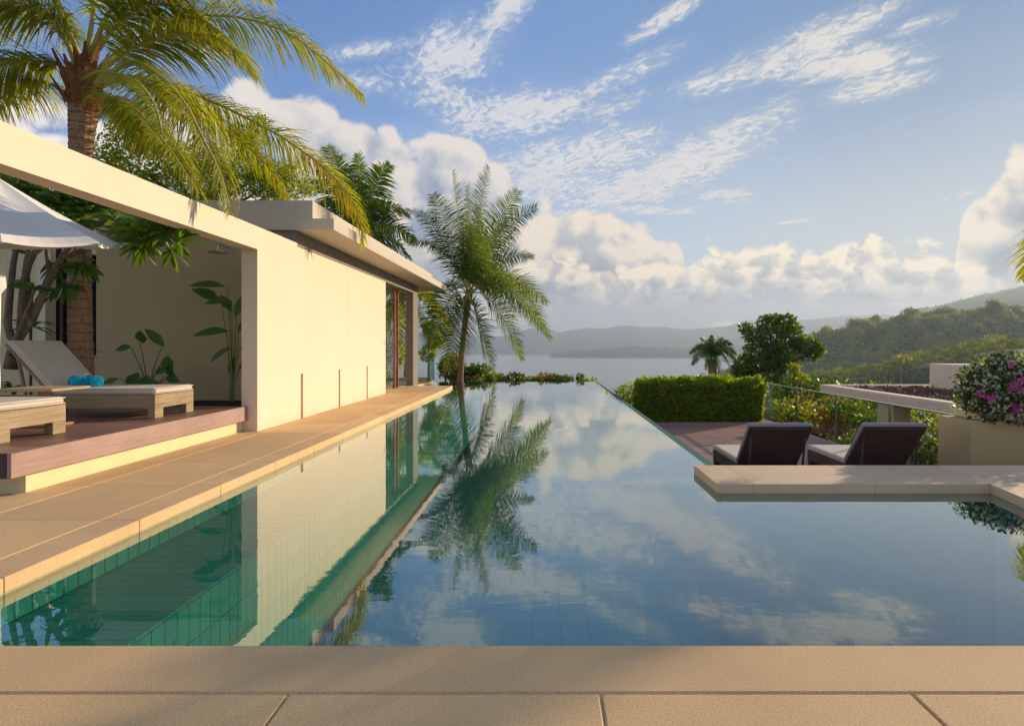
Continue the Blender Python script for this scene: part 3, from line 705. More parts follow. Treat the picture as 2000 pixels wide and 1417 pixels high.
# gathered cloth tied to the pole
b = MB(); vs = []; nr = 16; hs = [2.12, 2.0, 1.85, 1.7, 1.62, 1.5, 1.2, .9, .6, .25]; rr = [.03, .06, .085, .10, .055, .05, .045, .045, .05, .055]
for h_, r_ in zip(hs, rr):
    for k in range(nr):
        a = 2*math.pi*k/nr; q = r_*(1+.30*math.sin(5*a+h_*3)); vs.append((q*math.cos(a), q*math.sin(a), h_))
b.add(vs, [(i*nr+k, i*nr+(k+1) % nr, (i+1)*nr+(k+1) % nr, (i+1)*nr+k) for i in range(len(hs)-1) for k in range(nr)])
b.build('tied_cloth', M['canvas'], um, smooth=True)

# lower deck on the right
d2 = struct(empty('lower_deck', (0, 0, 0)), label='lower wood deck between the pool and the glass fence')
y = 7.34; proto = None
while y < 19.5:
    if proto is None:
        b = MB(); b.box(2.16, 6.72, 0, .118, DZ-.03, DZ, .003); proto = b.build('plank', M['deck2'], d2, loc=(0, y, 0))
    else: o = proto.copy(); col.objects.link(o); o.location = (0, y, 0)
    y += .124
b = MB(); b.box(2.14, 6.72, 7.31, 19.45, -1.4, DZ-.035); b.build('deck_base', M['soil'], d2)
b = MB(); b.box(2.115, 2.158, 7.32, 19.4, DZ-.1, DZ+.03); b.build('edge_strip', M['cop_edge'], d2)
# glass fence along the deck
gf = thing('glass_fence', 'long glass fence with slim metal posts between the deck and the garden', 'fence')
for y in (9.9, 12.3, 14.6, 16.9, 19.2):
    b = MB(); b.box(6.74, 6.78, y-.02, y+.02, DZ, .235); b.build('post', M['steel'], gf)
for y0, y1 in ((9.92, 12.28), (12.32, 14.58), (14.62, 16.88), (16.92, 19.18)):
    b = MB(); b.box(6.754, 6.766, y0, y1, DZ+.05, .235); b.build('glass_panel', M['glass'], gf)
b = MB(); b.box(6.73, 6.79, 9.4, 19.22, .237, .262, .004); b.build('top_rail', M['steel'], gf)
# planter pillar
pl = thing('planter_wall', 'yellowish plastered planter wall at the right end of the stone walkway', 'planter')
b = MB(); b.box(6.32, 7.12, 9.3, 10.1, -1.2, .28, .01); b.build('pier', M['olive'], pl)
b = MB(); b.box(6.50, 7.3, 9.42, 10.0, .282, .40, .02); b.build('trough', M['yellow'], pl)
b = MB(); b.box(7.14, 7.24, 9.28, 9.4, -1.2, .36); tag(b.build('timber_post', M['red_wood']), 'brown timber post at the right frame edge beside the planter wall', 'post')
# lower pavilion with gravel roof
lp = thing('lower_pavilion', 'low flat-roofed pavilion with brown gravel on its roof beyond the glass fence', 'building')
def lbox(name, mat, *a, bev=0.0): b = MB(); b.box(*a, bev=bev); return b.build(name, M[mat], lp)
lbox('roof_slab', 'cream', 8.0, 16.0, 11.0, 18.3, .04, .17)
lbox('roof_rim', 'cream', 8.0, 8.28, 11.0, 18.3, .172, .272, bev=.008); lbox('roof_rim', 'cream', 8.282, 16.0, 18.02, 18.3, .172, .272, bev=.008); lbox('roof_rim', 'cream', 8.282, 16, 11.0, 11.28, .172, .272, bev=.008)
lbox('chimney_block', 'cream', 10.78, 12.6, 16.6, 17.6, .172, .90, bev=.012)
lbox('column', 'yellow', 8.10, 8.50, 14.6, 15.3, -3.2, .038); lbox('column', 'yellow', 12.5, 12.9, 14.6, 15.3, -3.2, .038)
n = 5200; P = np.stack([rng.uniform(8.3, 13.6, n), rng.uniform(11.3, 18.0, n), np.full(n, .172)], 1); P[:, 2] += rng.random(n)*.05
V, Fq = leaves(P, rdir(n, .4), rdir(n, 1), rng.uniform(.06, .13, n), rng.uniform(.05, .10, n)); tag(npmesh('gravel', V, Fq, M['gravel'], lp), kind='stuff')

# ------------------------------------------------------------------ palms
def spline(wp, n):
    P = np.array([list(p) for p in wp], float); P = np.vstack([2*P[0]-P[1], P, 2*P[-1]-P[-2]])
    seg = len(wp)-1; out = []
    for t in np.linspace(0, seg-1e-6, n):
        i = int(t); u = t-i; a, b_, c, d = P[i], P[i+1], P[i+2], P[i+3]
        out.append(.5*((2*b_) + (c-a)*u + (2*a-5*b_+4*c-d)*u*u + (3*b_-a-3*c+d)*u**3))
    return np.array(out)
FW = [1.0]
def frond(parent, wp, Lmax=.8, n=90, droop=1.0, roll=0.0, mat='palm', rib='midrib', r0=.03, t0=.14, w=.045, nseg=4, curl=.0, dry=0.0, ragged=.12):
    C = spline(wp, 40); seg = np.linalg.norm(np.diff(C, axis=0), axis=1); s = np.concatenate([[0], np.cumsum(seg)]); s /= s[-1]
    hd = C[-1] - C[0]; hd[2] = 0
    if np.linalg.norm(hd) < .3: hd = np.array([1., .3, 0])
    hd /= np.linalg.norm(hd); sd = np.array([hd[1], -hd[0], 0.])
    ts = np.linspace(t0, .995, n) + rng.normal(size=n)*.002; ts = np.clip(ts, 0, 1)
    Pp = np.stack([np.interp(ts, s, C[:, k]) for k in range(3)], 1)
    T = np.stack([np.interp(np.clip(ts+.01, 0, 1), s, C[:, k]) - np.interp(np.clip(ts-.02, 0, 1), s, C[:, k]) for k in range(3)], 1)
    T /= np.linalg.norm(T, axis=1, keepdims=True)
    S0 = sd - (T@sd)[:, None]*T; S0 /= np.linalg.norm(S0, axis=1, keepdims=True); U0 = np.cross(S0, T); U0 *= np.sign(U0[:, 2:3] + 1e-9)
    cr, sr = math.cos(roll), math.sin(roll); Sr = S0*cr + U0*sr; Ur = U0*cr - S0*sr
    Vs, Fs, off = [], [], 0
    prof = np.sin(np.clip((ts-t0)/(1-t0), 0, 1)**.62*math.pi*.80 + .42); prof = np.clip(prof, .22, 1)
    for side in (-1, 1):
        L = Lmax*prof*(1+rng.normal(size=n)*ragged); L = np.maximum(L, .08)
        fw = (.35 + .75*ts[:, None]**1.5)*FW[0]
        d = Sr*side + T*fw + Ur*(.25 + rng.normal(size=(n, 1))*.12) + rng.normal(size=(n, 3))*.07; d /= np.linalg.norm(d, axis=1, keepdims=True)
        dr = droop*(1 + rng.normal(size=(n, 1))*.18)
        pts = [Pp]; cur = Pp; di = d
        for k in range(nseg):
            di = di + np.array([0, 0, -1.])*dr*(.55 if k else .25)/nseg*2.0; di = di/np.linalg.norm(di, axis=1, keepdims=True)
            cur = cur + di*(L/nseg)[:, None]; pts.append(cur)
        wv = np.cross(di, Sr*side + T*.3); wv = T*.8 + wv*.2; wv /= np.linalg.norm(wv, axis=1, keepdims=True)
        wk = [.55, 1, .85, .55, .0][:nseg+1] if nseg == 4 else ([.6, 1, .7, .0] if nseg == 3 else [.8, .9, 0.])
        V = []
        for k in range(nseg+1):
            V += [pts[k] + wv*w*.5*wk[k], pts[k] - wv*w*.5*wk[k]]
        V = np.stack(V, 1).reshape(-1, 3); i = np.arange(n)[:, None]*(2*(nseg+1))
        F_ = np.concatenate([i + [2*k, 2*k+1, 2*k+3, 2*k+2] for k in range(nseg)], 1).reshape(-1, 4)
        Vs.append(V); Fs.append(F_+off); off += len(V)
    o = npmesh('frond', np.vstack(Vs), np.vstack(Fs), M[mat], parent)
    b = MB(); CC = [Vector(c) for c in C[::3]] + [Vector(C[-1])]; b.tube(CC, [r0*(1-.88*(i/(len(CC)-1))**.7) for i in range(len(CC))], 6); b.build('midrib', M[rib], o, smooth=True)
    return o
def palm_trunk(parent, pts, radii, mat='palm_bark', ringstep=.15, n=14):
    C = spline(pts, 200); seg = np.linalg.norm(np.diff(C, axis=0), axis=1).sum(); m = int(seg/ringstep*4); C = spline(pts, m)
    rs = np.interp(np.linspace(0, 1, m), np.linspace(0, 1, len(radii)), radii)
    rr = [r*(1 + (.025, .01, -.015, -.02)[i % 4] + random.uniform(-.012, .012)) for i, r in enumerate(rs)]
    b = MB(); b.tube([Vector(c) for c in C], rr, n); return b.build('trunk', M[mat], parent)
def nuts(parent, c, r, n, size, mat='leaf_y'):
    for i in range(n):
        a = random.uniform(0, 6.28); p = Vector(c) + Vector((r*math.cos(a), r*math.sin(a), random.uniform(-.25, .1)))
        b = MB(); b.tube([p+Vector((0, 0, size)), p+Vector((0, 0, size*.6)), p, p-Vector((0, 0, size*.7)), p-Vector((0, 0, size))], [size*.2, size*.75, size*.9, size*.6, size*.15], 8); b.build('coconut', M[mat], parent, smooth=True)

# the big palm at the left
P1 = thing('palm_tree', 'large sunlit coconut palm arching over the portal beam at the left', 'palm tree')
base = at(160, 760, 10.0)
palm_trunk(P1, [at(160, 800, 10), at(156, 600, 10), at(155, 400, 10), at(158, 280, 10), at(165, 200, 10)], [.18, .165, .155, .165, .22])
b = MB()
for i in range(46):
    a = random.uniform(0, 6.28); r = random.uniform(.12, .26); z0 = random.uniform(-.25, .55); c = at(165, 185, 10) + Vector((r*math.cos(a), r*math.sin(a), z0))
    tp = c + Vector((.22*math.cos(a), .22*math.sin(a), random.uniform(.15, .45))); sd = Vector((-math.sin(a), math.cos(a), 0))*random.uniform(.04, .09)
    b.add([c-sd, c+sd, tp+sd*.3, tp-sd*.3], [(0, 1, 2, 3)])
b.tube([at(165, 230, 10), at(166, 190, 10), at(168, 150, 10), at(170, 110, 10)], [.17, .27, .20, .10], 12)
b.build('leaf_sheath', M['fibre'], P1)
def F1(wp, **k):
    return frond(P1, [at(*p) for p in wp], **k)
dk1 = dict(n=140, w=.034, r0=.048, t0=.2)
F1([(180,150,10),(223,108,10.1),(324,47,10.6),(432,30,11),(540,54,11.4),(612,100,11.7),(709,187,12)], Lmax=1.22, droop=1.25, **dk1)
F1([(178,160,10),(223,118,9.9),(290,82,9.8),(380,66,9.8),(450,90,9.8),(500,150,9.8)], Lmax=1.09, droop=1.2, **dk1)
F1([(175,172,10),(252,122,9.6),(306,144,9.2),(360,200,8.9),(396,270,8.8),(432,342,8.7),(450,416,8.65)], Lmax=1.02, droop=1.5, mat='palm', **dk1)
F1([(176,172,10),(262,150,10.3),(353,173,10.8),(468,223,11.5),(576,284,12.2),(666,360,12.8),(705,432,13.1),(707,478,13.2)], Lmax=1.28, droop=1.35, **dk1)
F1([(172,180,10),(202,187,9.7),(252,205,9.4),(306,259,9.2),(346,313,9.1),(389,378,9.1)], Lmax=0.92, droop=1.3, **dk1)
F1([(175,175,10),(262,160,10.6),(370,200,11.4),(450,262,12),(520,320,12.4),(562,390,12.6)], Lmax=0.96, droop=1.4, mat='palm', **dk1)
F1([(176,120,10),(216,65,10),(270,22,10),(324,7,10.1),(371,22,10.2),(440,70,10.3)], Lmax=1.02, droop=1.1, **dk1)
F1([(172,110,10),(180,40,10),(200,-60,10.1),(240,-150,10.4),(330,-190,10.8)], Lmax=1.15, droop=.9, **dk1)
F1([(176,110,10),(205,40,9.9),(250,-30,9.7),(330,-70,9.5),(440,-60,9.3),(520,-5,9.2)], Lmax=1.09, droop=1.1, **dk1)
F1([(158,120,10),(130,50,10),(95,-10,9.9),(30,-60,9.7),(-60,-60,9.5)], Lmax=1.09, droop=1.1, **dk1)
F1([(155,150,10),(130,80,9.9),(90,30,9.7),(40,8,9.5),(-20,10,9.3),(-90,60,9.2)], Lmax=1.28, droop=1.45, **dk1)
F1([(152,165,10),(118,128,10),(83,122,9.9),(36,118,9.8),(-20,140,9.7),(-80,200,9.6)], Lmax=1.15, droop=1.45, **dk1)
F1([(148,180,10),(126,180,10.2),(90,160,10.5),(40,165,10.8),(0,195,11),(-40,250,11.2)], Lmax=0.96, droop=1.3, **dk1)
F1([(160,130,10),(105,50,10.3),(60,20,10.8),(10,20,11.2),(-60,70,11.6)], Lmax=1.09, droop=1.2, **dk1)
F1([(175,170,10),(215,150,9.4),(260,155,8.7),(300,200,8.0),(318,262,7.6)], Lmax=0.77, droop=1.3, mat='palm', **dk1)
F1([(175,178,10),(235,200,10.8),(260,240,11.2),(278,300,11.4)], Lmax=0.70, droop=1.2, **dk1)
# brown dying tip strands
F1([(300,150,9.25),(356,205,8.88),(396,275,8.78),(415,330,8.72)], Lmax=0.64, droop=2.2, mat='palm_dry', n=34, w=.04, r0=.012)
F1([(560,275,12.15),(640,335,12.75),(700,420,13.1),(707,470,13.2)], Lmax=0.58, droop=2.0, mat='palm_dry', n=40, w=.035, r0=.012)

# the palm behind the overflow edge
def palm_px(name, label, crown, Y, trunk_px, tips, Lmax, trad, mat='palm_far', n=62, w=.06, group=None, r0=.04, rib='midrib2'):
    t = thing(name, label, 'palm tree', group=group)
    if trunk_px: palm_trunk(t, [at(x, y, Y) for x, y in trunk_px], trad, n=10)
    for (tx, ty, dY, lift, dr, roll) in tips:
        c = at(crown[0], crown[1], Y) + Vector((random.uniform(-.12, .12), random.uniform(-.12, .12), random.uniform(-.05, .12)))
        e = at(tx, ty, Y+dY); m1 = c.lerp(e, .33) + Vector((0, 0, lift)); m2 = c.lerp(e, .70) + Vector((0, 0, lift*.85))
        frond(t, [c, m1, m2, e], Lmax=Lmax*random.uniform(.88, 1.1), n=n, droop=dr, roll=roll, mat=mat, rib=rib, r0=r0, w=w, nseg=3)
    return t
c1 = (916, 575); FW[0] = .72
P2 = palm_px('palm_tree', 'tall coconut palm standing behind the far overflow edge of the pool', c1, 28.5, [(898,790),(899,735),(903,680),(910,620),(916,572)],
 [(884,335,-.8,.15,.35,1.15),(955,326,.8,.15,.35,1.2),(1012,372,-1.0,.45,.5,.9),(1048,405,.5,.7,.7,.7),(792,408,.2,.9,.7,.6),(800,475,-1.2,.8,.9,.5),
  (1042,500,.8,.6,.9,.5),(1074,660,-.8,1.15,.8,.7),(1068,590,1.0,.85,.9,.5),(1020,702,-1.6,.8,.5,1.0),(966,745,-2.2,.55,.4,1.2),(945,700,-2.4,.5,.4,1.2),
  (872,725,-2.0,.6,.4,1.2),(838,678,-1.5,.75,.5,1.0),(836,600,1.0,.75,.9,.5),(932,400,-2.2,.4,.45,1.1),(950,470,-3.0,.6,.6,1.0),(1000,540,-2.6,.5,.9,.6),
  (845,380,.8,.5,.6,.8),(985,440,1.5,.4,.6,1.0),(915,362,1.8,.2,.4,1.2),(1060,640,2.0,1.0,.7,.8)], 1.28, [.19,.15,.135,.135,.17], n=100, w=.038, rib='midrib')
for i in range(9): 
    c = at(c1[0], c1[1]+8, 28.5) + Vector((random.uniform(-.35, .35), random.uniform(-.4, .2), random.uniform(-.3, .05)))
    s_ = .11; b = MB(); b.tube([c+Vector((0, 0, s_)), c+Vector((0, 0, s_*.6)), c, c-Vector((0, 0, s_*.7)), c-Vector((0, 0, s_))], [.02, .08, .10, .07, .015], 8); b.build('coconut', M['leaf_y' if i % 2 else 'fibre'], P2, smooth=True)
P3 = palm_px('palm_tree', 'coconut palm rising behind the flat pavilion roof', (700, 462), 27.0, [(690,800),(694,620),(700,460)],
 [(638,288,.5,.2,.5,1.1),(650,300,-1,.2,.5,1.2),(700,300,.5,.3,.6,.9),(762,322,-.5,.55,.7,.6),(735,345,1.2,.35,.7,1.0),(800,420,-.5,.7,1.0,.4),(812,470,1.0,.6,1.1,.4),(800,500,-1.5,.5,1.1,.6),
  (600,350,.6,.6,.9,.5),(620,400,-1.0,.6,1.0,.5),(770,515,-1.6,.5,1.0,.8),(600,470,1.0,.5,1.0,.4),(745,530,1.0,.4,1.0,.6)], 1.15, [.2,.17,.18], n=70)
P4 = palm_px('palm_tree', 'yellowish palm partly hidden behind the pavilion column', (800, 590), 33.0, [(790,820),(796,700),(800,590)],
 [(745,640,-1,.7,1.1,.5),(735,590,.5,.7,1.1,.4),(870,625,-1,.7,1.2,.4),(850,590,1,.8,1.2,.4),(830,660,-2,.6,1.1,.6),(770,690,-1.5,.6,1.1,.6),(760,560,1,.6,.9,.6),(880,650,1.5,.9,1.2,.3),(800,680,-2,.5,1.1,1.),(720,650,1,.8,1.2,.4)], .9, [.2,.16,.16], mat='palm')
P5 = palm_px('palm_tree', 'short feathery palm behind the clipped hedge', (1391, 700), 32.0, [(1395,790),(1392,740),(1391,700)],
 [(1391,655,0,.1,.5,1.2),(1368,662,-.6,.2,.6,.9),(1412,662,.6,.2,.6,.9),(1348,690,0,.45,1.0,.5),(1362,675,1,.3,.8,.6),(1430,672,-.5,.35,.8,.6),(1438,692,.8,.45,1.1,.5),(1352,712,-1,.5,1.1,.5),(1428,728,-1,.5,1.2,.5),
  (1405,738,-1.5,.4,1.1,.8),(1378,722,-1.4,.4,1.1,.8),(1440,712,-.4,.55,1.2,.4),(1395,668,-1,.2,.6,1.2)], .50, [.22,.2,.24], n=44, w=.05, mat='palm_far')

P6 = palm_px('palm_tree', 'palm outside the right frame edge with one dry frond tip hanging into view', (2110, 430), 14.0, [(2120,900),(2112,600),(2110,430)],
 [(1996,545,0,.55,1.3,.3),(2240,470,.5,.7,1.2,.4),(2120,300,-.8,.3,.9,1.0),(2180,600,-.8,.6,1.2,.4)], .8, [.17,.15,.17], mat='palm', n=44)

# ------------------------------------------------------------------ broadleaf trees
def limbs(b, base, ends, r0, split=.45):
    base = Vector(base)
    for e in ends:
        e = Vector(e); m = base.lerp(e, split) + Vector((random.uniform(-.2, .2), random.uniform(-.2, .2), random.uniform(-.1, .25)))*(e-base).length*.25
        b.tube([base, m, e], [r0, r0*.62, r0*.2], 7)
def pxlobes(lst, Y): 
    return [(*at(x, y, Y+dY), rx*Y/F*.9, rd, ry*Y/F*.9) for (x, y, dY, rx, ry, rd) in lst]
def tree_px(name, label, Y, lob, n, L, W, mat, trunk, group=None, cat='tree', tr=.2, shell=.55, extra=None):
    t = thing(name, label, cat, group=group); lb = pxlobes(lob, Y)
    foliage('crown', lb, n, L, W, M[mat], t, shell)
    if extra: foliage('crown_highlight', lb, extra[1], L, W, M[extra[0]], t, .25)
    if trunk:
        b = MB(); tp = [at(x, y, Y) for x, y in trunk]; b.tube(tp, [tr*(1-.5*i/(len(tp)-1)) for i in range(len(tp))], 9)
        limbs(b, tp[-1], [l[:3] for l in lb], tr*.42); b.build('trunk', M['bark'], t)
    return t
tree_px('mango_tree', 'large dense dark green tree with lumpy crown behind the glass fence', 36, [
 (1470,652,0,20,18,.7),(1455,640,.5,10,8,.4),(1500,632,0,20,16,.7),(1515,622,.5,16,10,.5),(1535,628,-.4,18,14,.6),(1510,660,-.8,30,24,1.0),(1545,655,-.2,24,22,.8),(1480,690,-.5,30,24,1.0),(1520,700,-.8,32,26,1.1),
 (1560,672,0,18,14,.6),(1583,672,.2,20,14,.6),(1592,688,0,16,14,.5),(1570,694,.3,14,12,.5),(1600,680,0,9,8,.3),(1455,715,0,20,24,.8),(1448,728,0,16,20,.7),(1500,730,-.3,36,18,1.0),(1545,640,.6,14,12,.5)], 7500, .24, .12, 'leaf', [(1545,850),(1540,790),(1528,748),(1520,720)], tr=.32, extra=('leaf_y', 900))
b = MB(); b.tube([at(1530,760,36), at(1545,742,36), at(1568,726,36)], [.22, .16, .1], 8); b.build('limb', M['bark'], bpy.data.objects['mango_tree'])
tree_px('small_tree', 'small olive leafed tree right of the dark lumpy tree', 33, [(1560,745,0,20,18,.8),(1575,765,0,26,18,.9),(1550,720,0,12,10,.4),(1565,785,0,30,20,1)], 2600, .20, .10, 'leaf_y', [(1560,850),(1560,790)], tr=.14)
# tree behind the roof at the left (fine leaves)
tree_px('fine_leafed_tree', 'fine leafed green tree rising behind the pavilion roof and fronds', 20, [
 (250,235,0,45,40,.7),(225,300,0,40,40,.8),(300,280,.5,50,40,.8),(360,320,0,60,45,.9),(430,330,.5,60,50,1.0),(480,270,0,40,26,.6),(510,240,0,20,16,.3),(500,345,0,60,40,1.0),(560,345,0,40,30,.8),(290,350,0,60,40,.9),(400,380,0,90,30,1),(540,380,0,50,20,.8),(190,340,0,50,45,.9),(600,370,1,20,16,.5)],
 15000, .13, .07, 'leaf_y', [(400,700),(400,560),(400,440)], tr=.18, shell=.9, extra=('leaf_y', 1500))
tree_px('leafy_shrub', 'yellow green leafy shrub seen between the column and the tall palm', 30, [(842,640,0,18,14,.5),(852,665,0,18,12,.5),(836,690,0,16,16,.5),(850,610,0,12,10,.3)], 900, .2, .11, 'leaf_y', [(836,780),(838,700)], tr=.06, cat='shrub')
tree_px('leafy_shrub', 'green shrub seen through the open glass doors of the pavilion', 27, [(740,640,0,24,40,1),(770,610,0,18,30,.8),(775,690,0,22,30,.8),(750,720,0,22,20,.8),(765,560,0,20,20,.6)], 2200, .2, .09, 'leaf_y', [(752,800),(752,700)], tr=.07, cat='shrub')
# bushes along the overflow edge
sh = [(886,714,27,28,'leaf_b','olive yellow flowering bush left of the tall palm trunk'),(870,712,14,14,'leaf','green bush by the glass railing'),(934,722,24,18,'leaf','green bush right of the tall palm trunk'),(920,738,30,10,'leaf_b','low olive bush under the tall palm'),
 (962,738,22,9,'leaf','low green bush behind the middle of the overflow edge'),(1010,736,18,10,'leaf_d','rounded dark green bush behind the overflow edge'),(1040,742,16,7,'leaf_b','pale olive bush between two green bushes behind the pool edge'),
 (1067,738,20,9,'leaf_b','olive yellow bush with pale blossom behind the pool edge'),(1100,740,18,8,'leaf','green bush near the right end of the far pool edge'),(1133,738,6,10,'leaf','small upright leafy shoot above the far pool corner'),(994,741,15,7,'leaf_b','low olive bush filling the gap right of the drooping palm frond'),(1026,742,12,7,'leaf_y','small bright bush behind the middle of the pool edge'),(1086,743,14,7,'leaf_d','low dark bush between the blossom bush and the pool corner'),(1150,745,14,5,'leaf_y','low trailing leaves at the far pool corner')]
for x, y, rx, ry, m_, lab in sh:
    lob = [(x+random.uniform(-.6, .6)*rx, y+random.uniform(-.3, .5)*ry, random.uniform(-.5, .5), rx*.55, ry*.65, .5) for _ in range(7)] + [(x, y+14, 0, rx*.9, 14, .6)]
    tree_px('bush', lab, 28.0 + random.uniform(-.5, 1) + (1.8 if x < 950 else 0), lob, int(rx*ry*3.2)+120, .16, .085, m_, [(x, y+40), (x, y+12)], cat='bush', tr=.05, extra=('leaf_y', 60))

FW[0] = 1.0
# ------------------------------------------------------------------ hedge
hd = thing('clipped_hedge', 'rectangular clipped green hedge standing on the lower deck', 'hedge')
def hedge_box(x0, x1, y0, y1, z0, z1, n, name, L=.075):
    A = np.array([(x1-x0)*(z1-z0), (x1-x0)*(z1-z0)*.4, (y1-y0)*(z1-z0), (y1-y0)*(z1-z0), (x1-x0)*(y1-y0)*1.3]); f = rng.choice(5, n, p=A/A.sum())
    u, v = rng.random(n), rng.random(n); P = np.zeros((n, 3)); D = np.zeros((n, 3))
    bump = (rng.random(n)**2)*.10
    P[:, 0] = np.where(f == 2, x0, np.where(f == 3, x1, x0+u*(x1-x0))); P[:, 1] = np.where(f == 0, y0, np.where(f == 1, y1, y0+(v if True else 0)*(y1-y0))); P[:, 2] = np.where(f == 4, z1, z0+v*(z1-z0))
    P[:, 1] = np.where((f == 2) | (f == 3), y0+u*(y1-y0), P[:, 1])
    nn = np.array([(0, -1, 0), (0, 1, 0), (-1, 0, 0), (1, 0, 0), (0, 0, 1)], float)[f]
    wob = np.array([mnoise.noise(Vector(p)*2.3) for p in P])[:, None]
    P = P - nn*(bump[:, None]) + nn*wob*.16 + nn*(f == 4)[:, None]*(rng.random((n, 1))**3)*.14
    D = nn*.9 + rdir(n, .5)*.8; V, Fq = leaves(P, D, rdir(n, .7)+nn*.6, L*rng.uniform(.7, 1.4, n), L*.55*rng.uniform(.7, 1.3, n)); return npmesh(name, V, Fq, M['hedge'], hd)
hedge_box(2.72, 6.42, 18.55, 19.35, DZ+.02, .27, 15000, 'foliage', .115)
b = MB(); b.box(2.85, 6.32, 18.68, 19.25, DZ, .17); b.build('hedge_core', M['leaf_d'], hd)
lob = [(2.35+random.uniform(-.15, .35), 19.3+random.uniform(-.3, .9), z, .35, .45, .3) for z in (-.9, -.7, -.5, -.3, -.15, -.05)]+[(1.95, 20.3, -.3, .3, .5, .25), (2.15, 19.9, -.6, .3, .5, .3)]
t = thing('loose_shrub', 'loose yellow green shrub spilling over the pool edge left of the clipped hedge', 'shrub')
foliage('foliage', lob, 2600, .09, .05, M['hedge'], t)

# ------------------------------------------------------------------ courtyard plants
def big_leaf(b, p, d, L, W, droop=.35, n=5, face=(0, 0, 1)):
    d = Vector(d).normalized(); s_ = d.cross(Vector(face));
    if s_.length < .1: s_ = Vector((1, 0, 0))
    s_.normalize(); up = s_.cross(d); cur = Vector(p); vs = []
    prof = [.06, .62, 1.0, .92, .60, .02] if n == 5 else [.1, 1, .02]
    for i in range(n+1):
        w_ = W*.5*prof[i]; vs += [cur - s_*w_ + up*w_*.25, cur, cur + s_*w_ + up*w_*.25]
        d = (d + Vector((0, 0, -droop/n))).normalized(); up = s_.cross(d); cur = cur + d*(L/n)
    b.add(vs, [(3*i+j, 3*i+j+1, 3*i+j+4, 3*i+j+3) for i in range(n) for j in (0, 1)])
PT = thing('plumeria_tree', 'pale branched plumeria tree with big glossy leaves beside the umbrella', 'tree')
PY = 9.1
branches = [[(20,720,9.0),(30,670,9.0),(60,625,9.0),(80,590,9.0)], [(30,670,9.0),(15,640,9.0),(20,570,9.0),(28,500,9.1),(40,440,9.2),(30,380,9.3)], [(40,655,9.0),(45,560,8.9),(62,500,8.9),(85,480,8.9),(105,440,8.8),(95,370,8.7)],
 [(62,625,9.0),(50,545,9.1),(55,500,9.1),(65,460,9.2),(70,400,9.3),(60,340,9.4)], [(62,625,9.0),(85,570,9.0),(100,540,9.0),(118,505,9.0),(150,470,9.0),(200,430,8.9),(235,410,8.8),(245,395,8.8)],
 [(100,540,9.0),(92,500,9.0),(95,460,8.9),(130,420,8.9),(170,395,8.9),(180,375,8.8)], [(118,505,9.0),(160,490,8.9),(215,470,8.8),(250,470,8.7),(280,482,8.6)], [(215,470,8.8),(260,450,8.7),(300,440,8.6),(320,452,8.5)],
 [(250,470,8.7),(310,478,8.6),(335,490,8.5)], [(85,480,8.9),(60,430,8.8),(20,400,8.7),(5,370,8.6)], [(150,470,9.0),(135,430,9.1),(120,390,9.2),(125,350,9.3)], [(200,430,8.9),(190,400,9.0),(215,370,9.0)], [(150,470,9),(165,500,8.9),(155,520,8.8)], [(40,655,9),(20,690,8.9),(70,560,8.9)]]
b = MB(); tipsP = []
for i, br in enumerate(branches):
    pts = [at(*p) for p in br]; C = spline(pts, 10) ; r = .085 if i == 0 else (.05 if i < 5 else .028)
    b.tube([Vector(c) for c in C], [r*(1-.6*k/9)+.006 for k in range(10)], 7); tipsP.append((Vector(C[-1]), Vector(C[-1]-C[-3]).normalized()))
b.build('trunk', M['plum_bark'], PT, smooth=True)
extra = [(270,482,8.55,'d'),(350,470,8.5,'r'),(330,440,8.5,'u'),(300,430,8.6,'u'),(230,400,8.8,'u'),(180,380,8.9,'u'),(150,395,8.8,'u'),(120,380,8.9,'u'),(95,365,8.8,'u'),(60,380,8.9,'u'),(25,365,8.6,'u'),(5,390,8.8,'u'),(125,350,9.2,'u'),(160,360,9.1,'u'),(205,372,9.0,'u'),
  (40,345,8.9,'u'),(80,350,9.2,'u'),(160,520,8.8,'d'),(110,520,9.2,'d'),(140,430,8.7,'u'),(200,440,9.0,'u'),(70,410,9.0,'u'),(250,440,8.7,'d'),(100,400,9.1,'u'),(30,420,9.2,'u'),(225,425,8.6,'u'),(0,340,8.8,'u'),(175,410,9.1,'u'),(290,470,8.5,'d'),(320,455,8.6,'d'),(125,560,9.2,'d'),(20,480,9.4,'u')]
extra += [(random.uniform(0, 235), random.uniform(335, 440), random.uniform(8.5, 9.6), 'u') for _ in range(34)] + [(random.uniform(235, 345), random.uniform(420, 470), random.uniform(8.4, 8.8), 'u') for _ in range(6)]
for x, y, Y, k in extra: tipsP.append((at(x, y, Y), Vector({'u': (.1, 0, 1), 'd': (.5, -.2, -.6), 'r': (1, 0, -.1)}[k]).normalized()))
nleaf = 0
for (p, d) in sorted(tipsP[3:], key=lambda q: -(q[0].x/q[0].y)):
    nl = random.randint(9, 13); one = nleaf + nl < 290; b = MB()
    for i in range(nl):
        a = i*2.4 + random.uniform(-.3, .3); o_ = d.orthogonal().normalized(); o2 = d.cross(o_); e_ = o_*math.cos(a) + o2*math.sin(a)
        if one: b = MB(); nleaf += 1
        big_leaf(b, p - d*random.uniform(0, .07), e_*1.0 + d*random.uniform(.1, .8), random.uniform(.24, .36), random.uniform(.075, .105), droop=random.uniform(.3, .9), face=(random.uniform(-.5, .5), -.8, random.uniform(.1, 1.2)))
        if one: b.build('leaf', M['plum'], PT)
    if not one: tag(b.build('leaf_rosette', M['plum'], PT), kind='stuff')
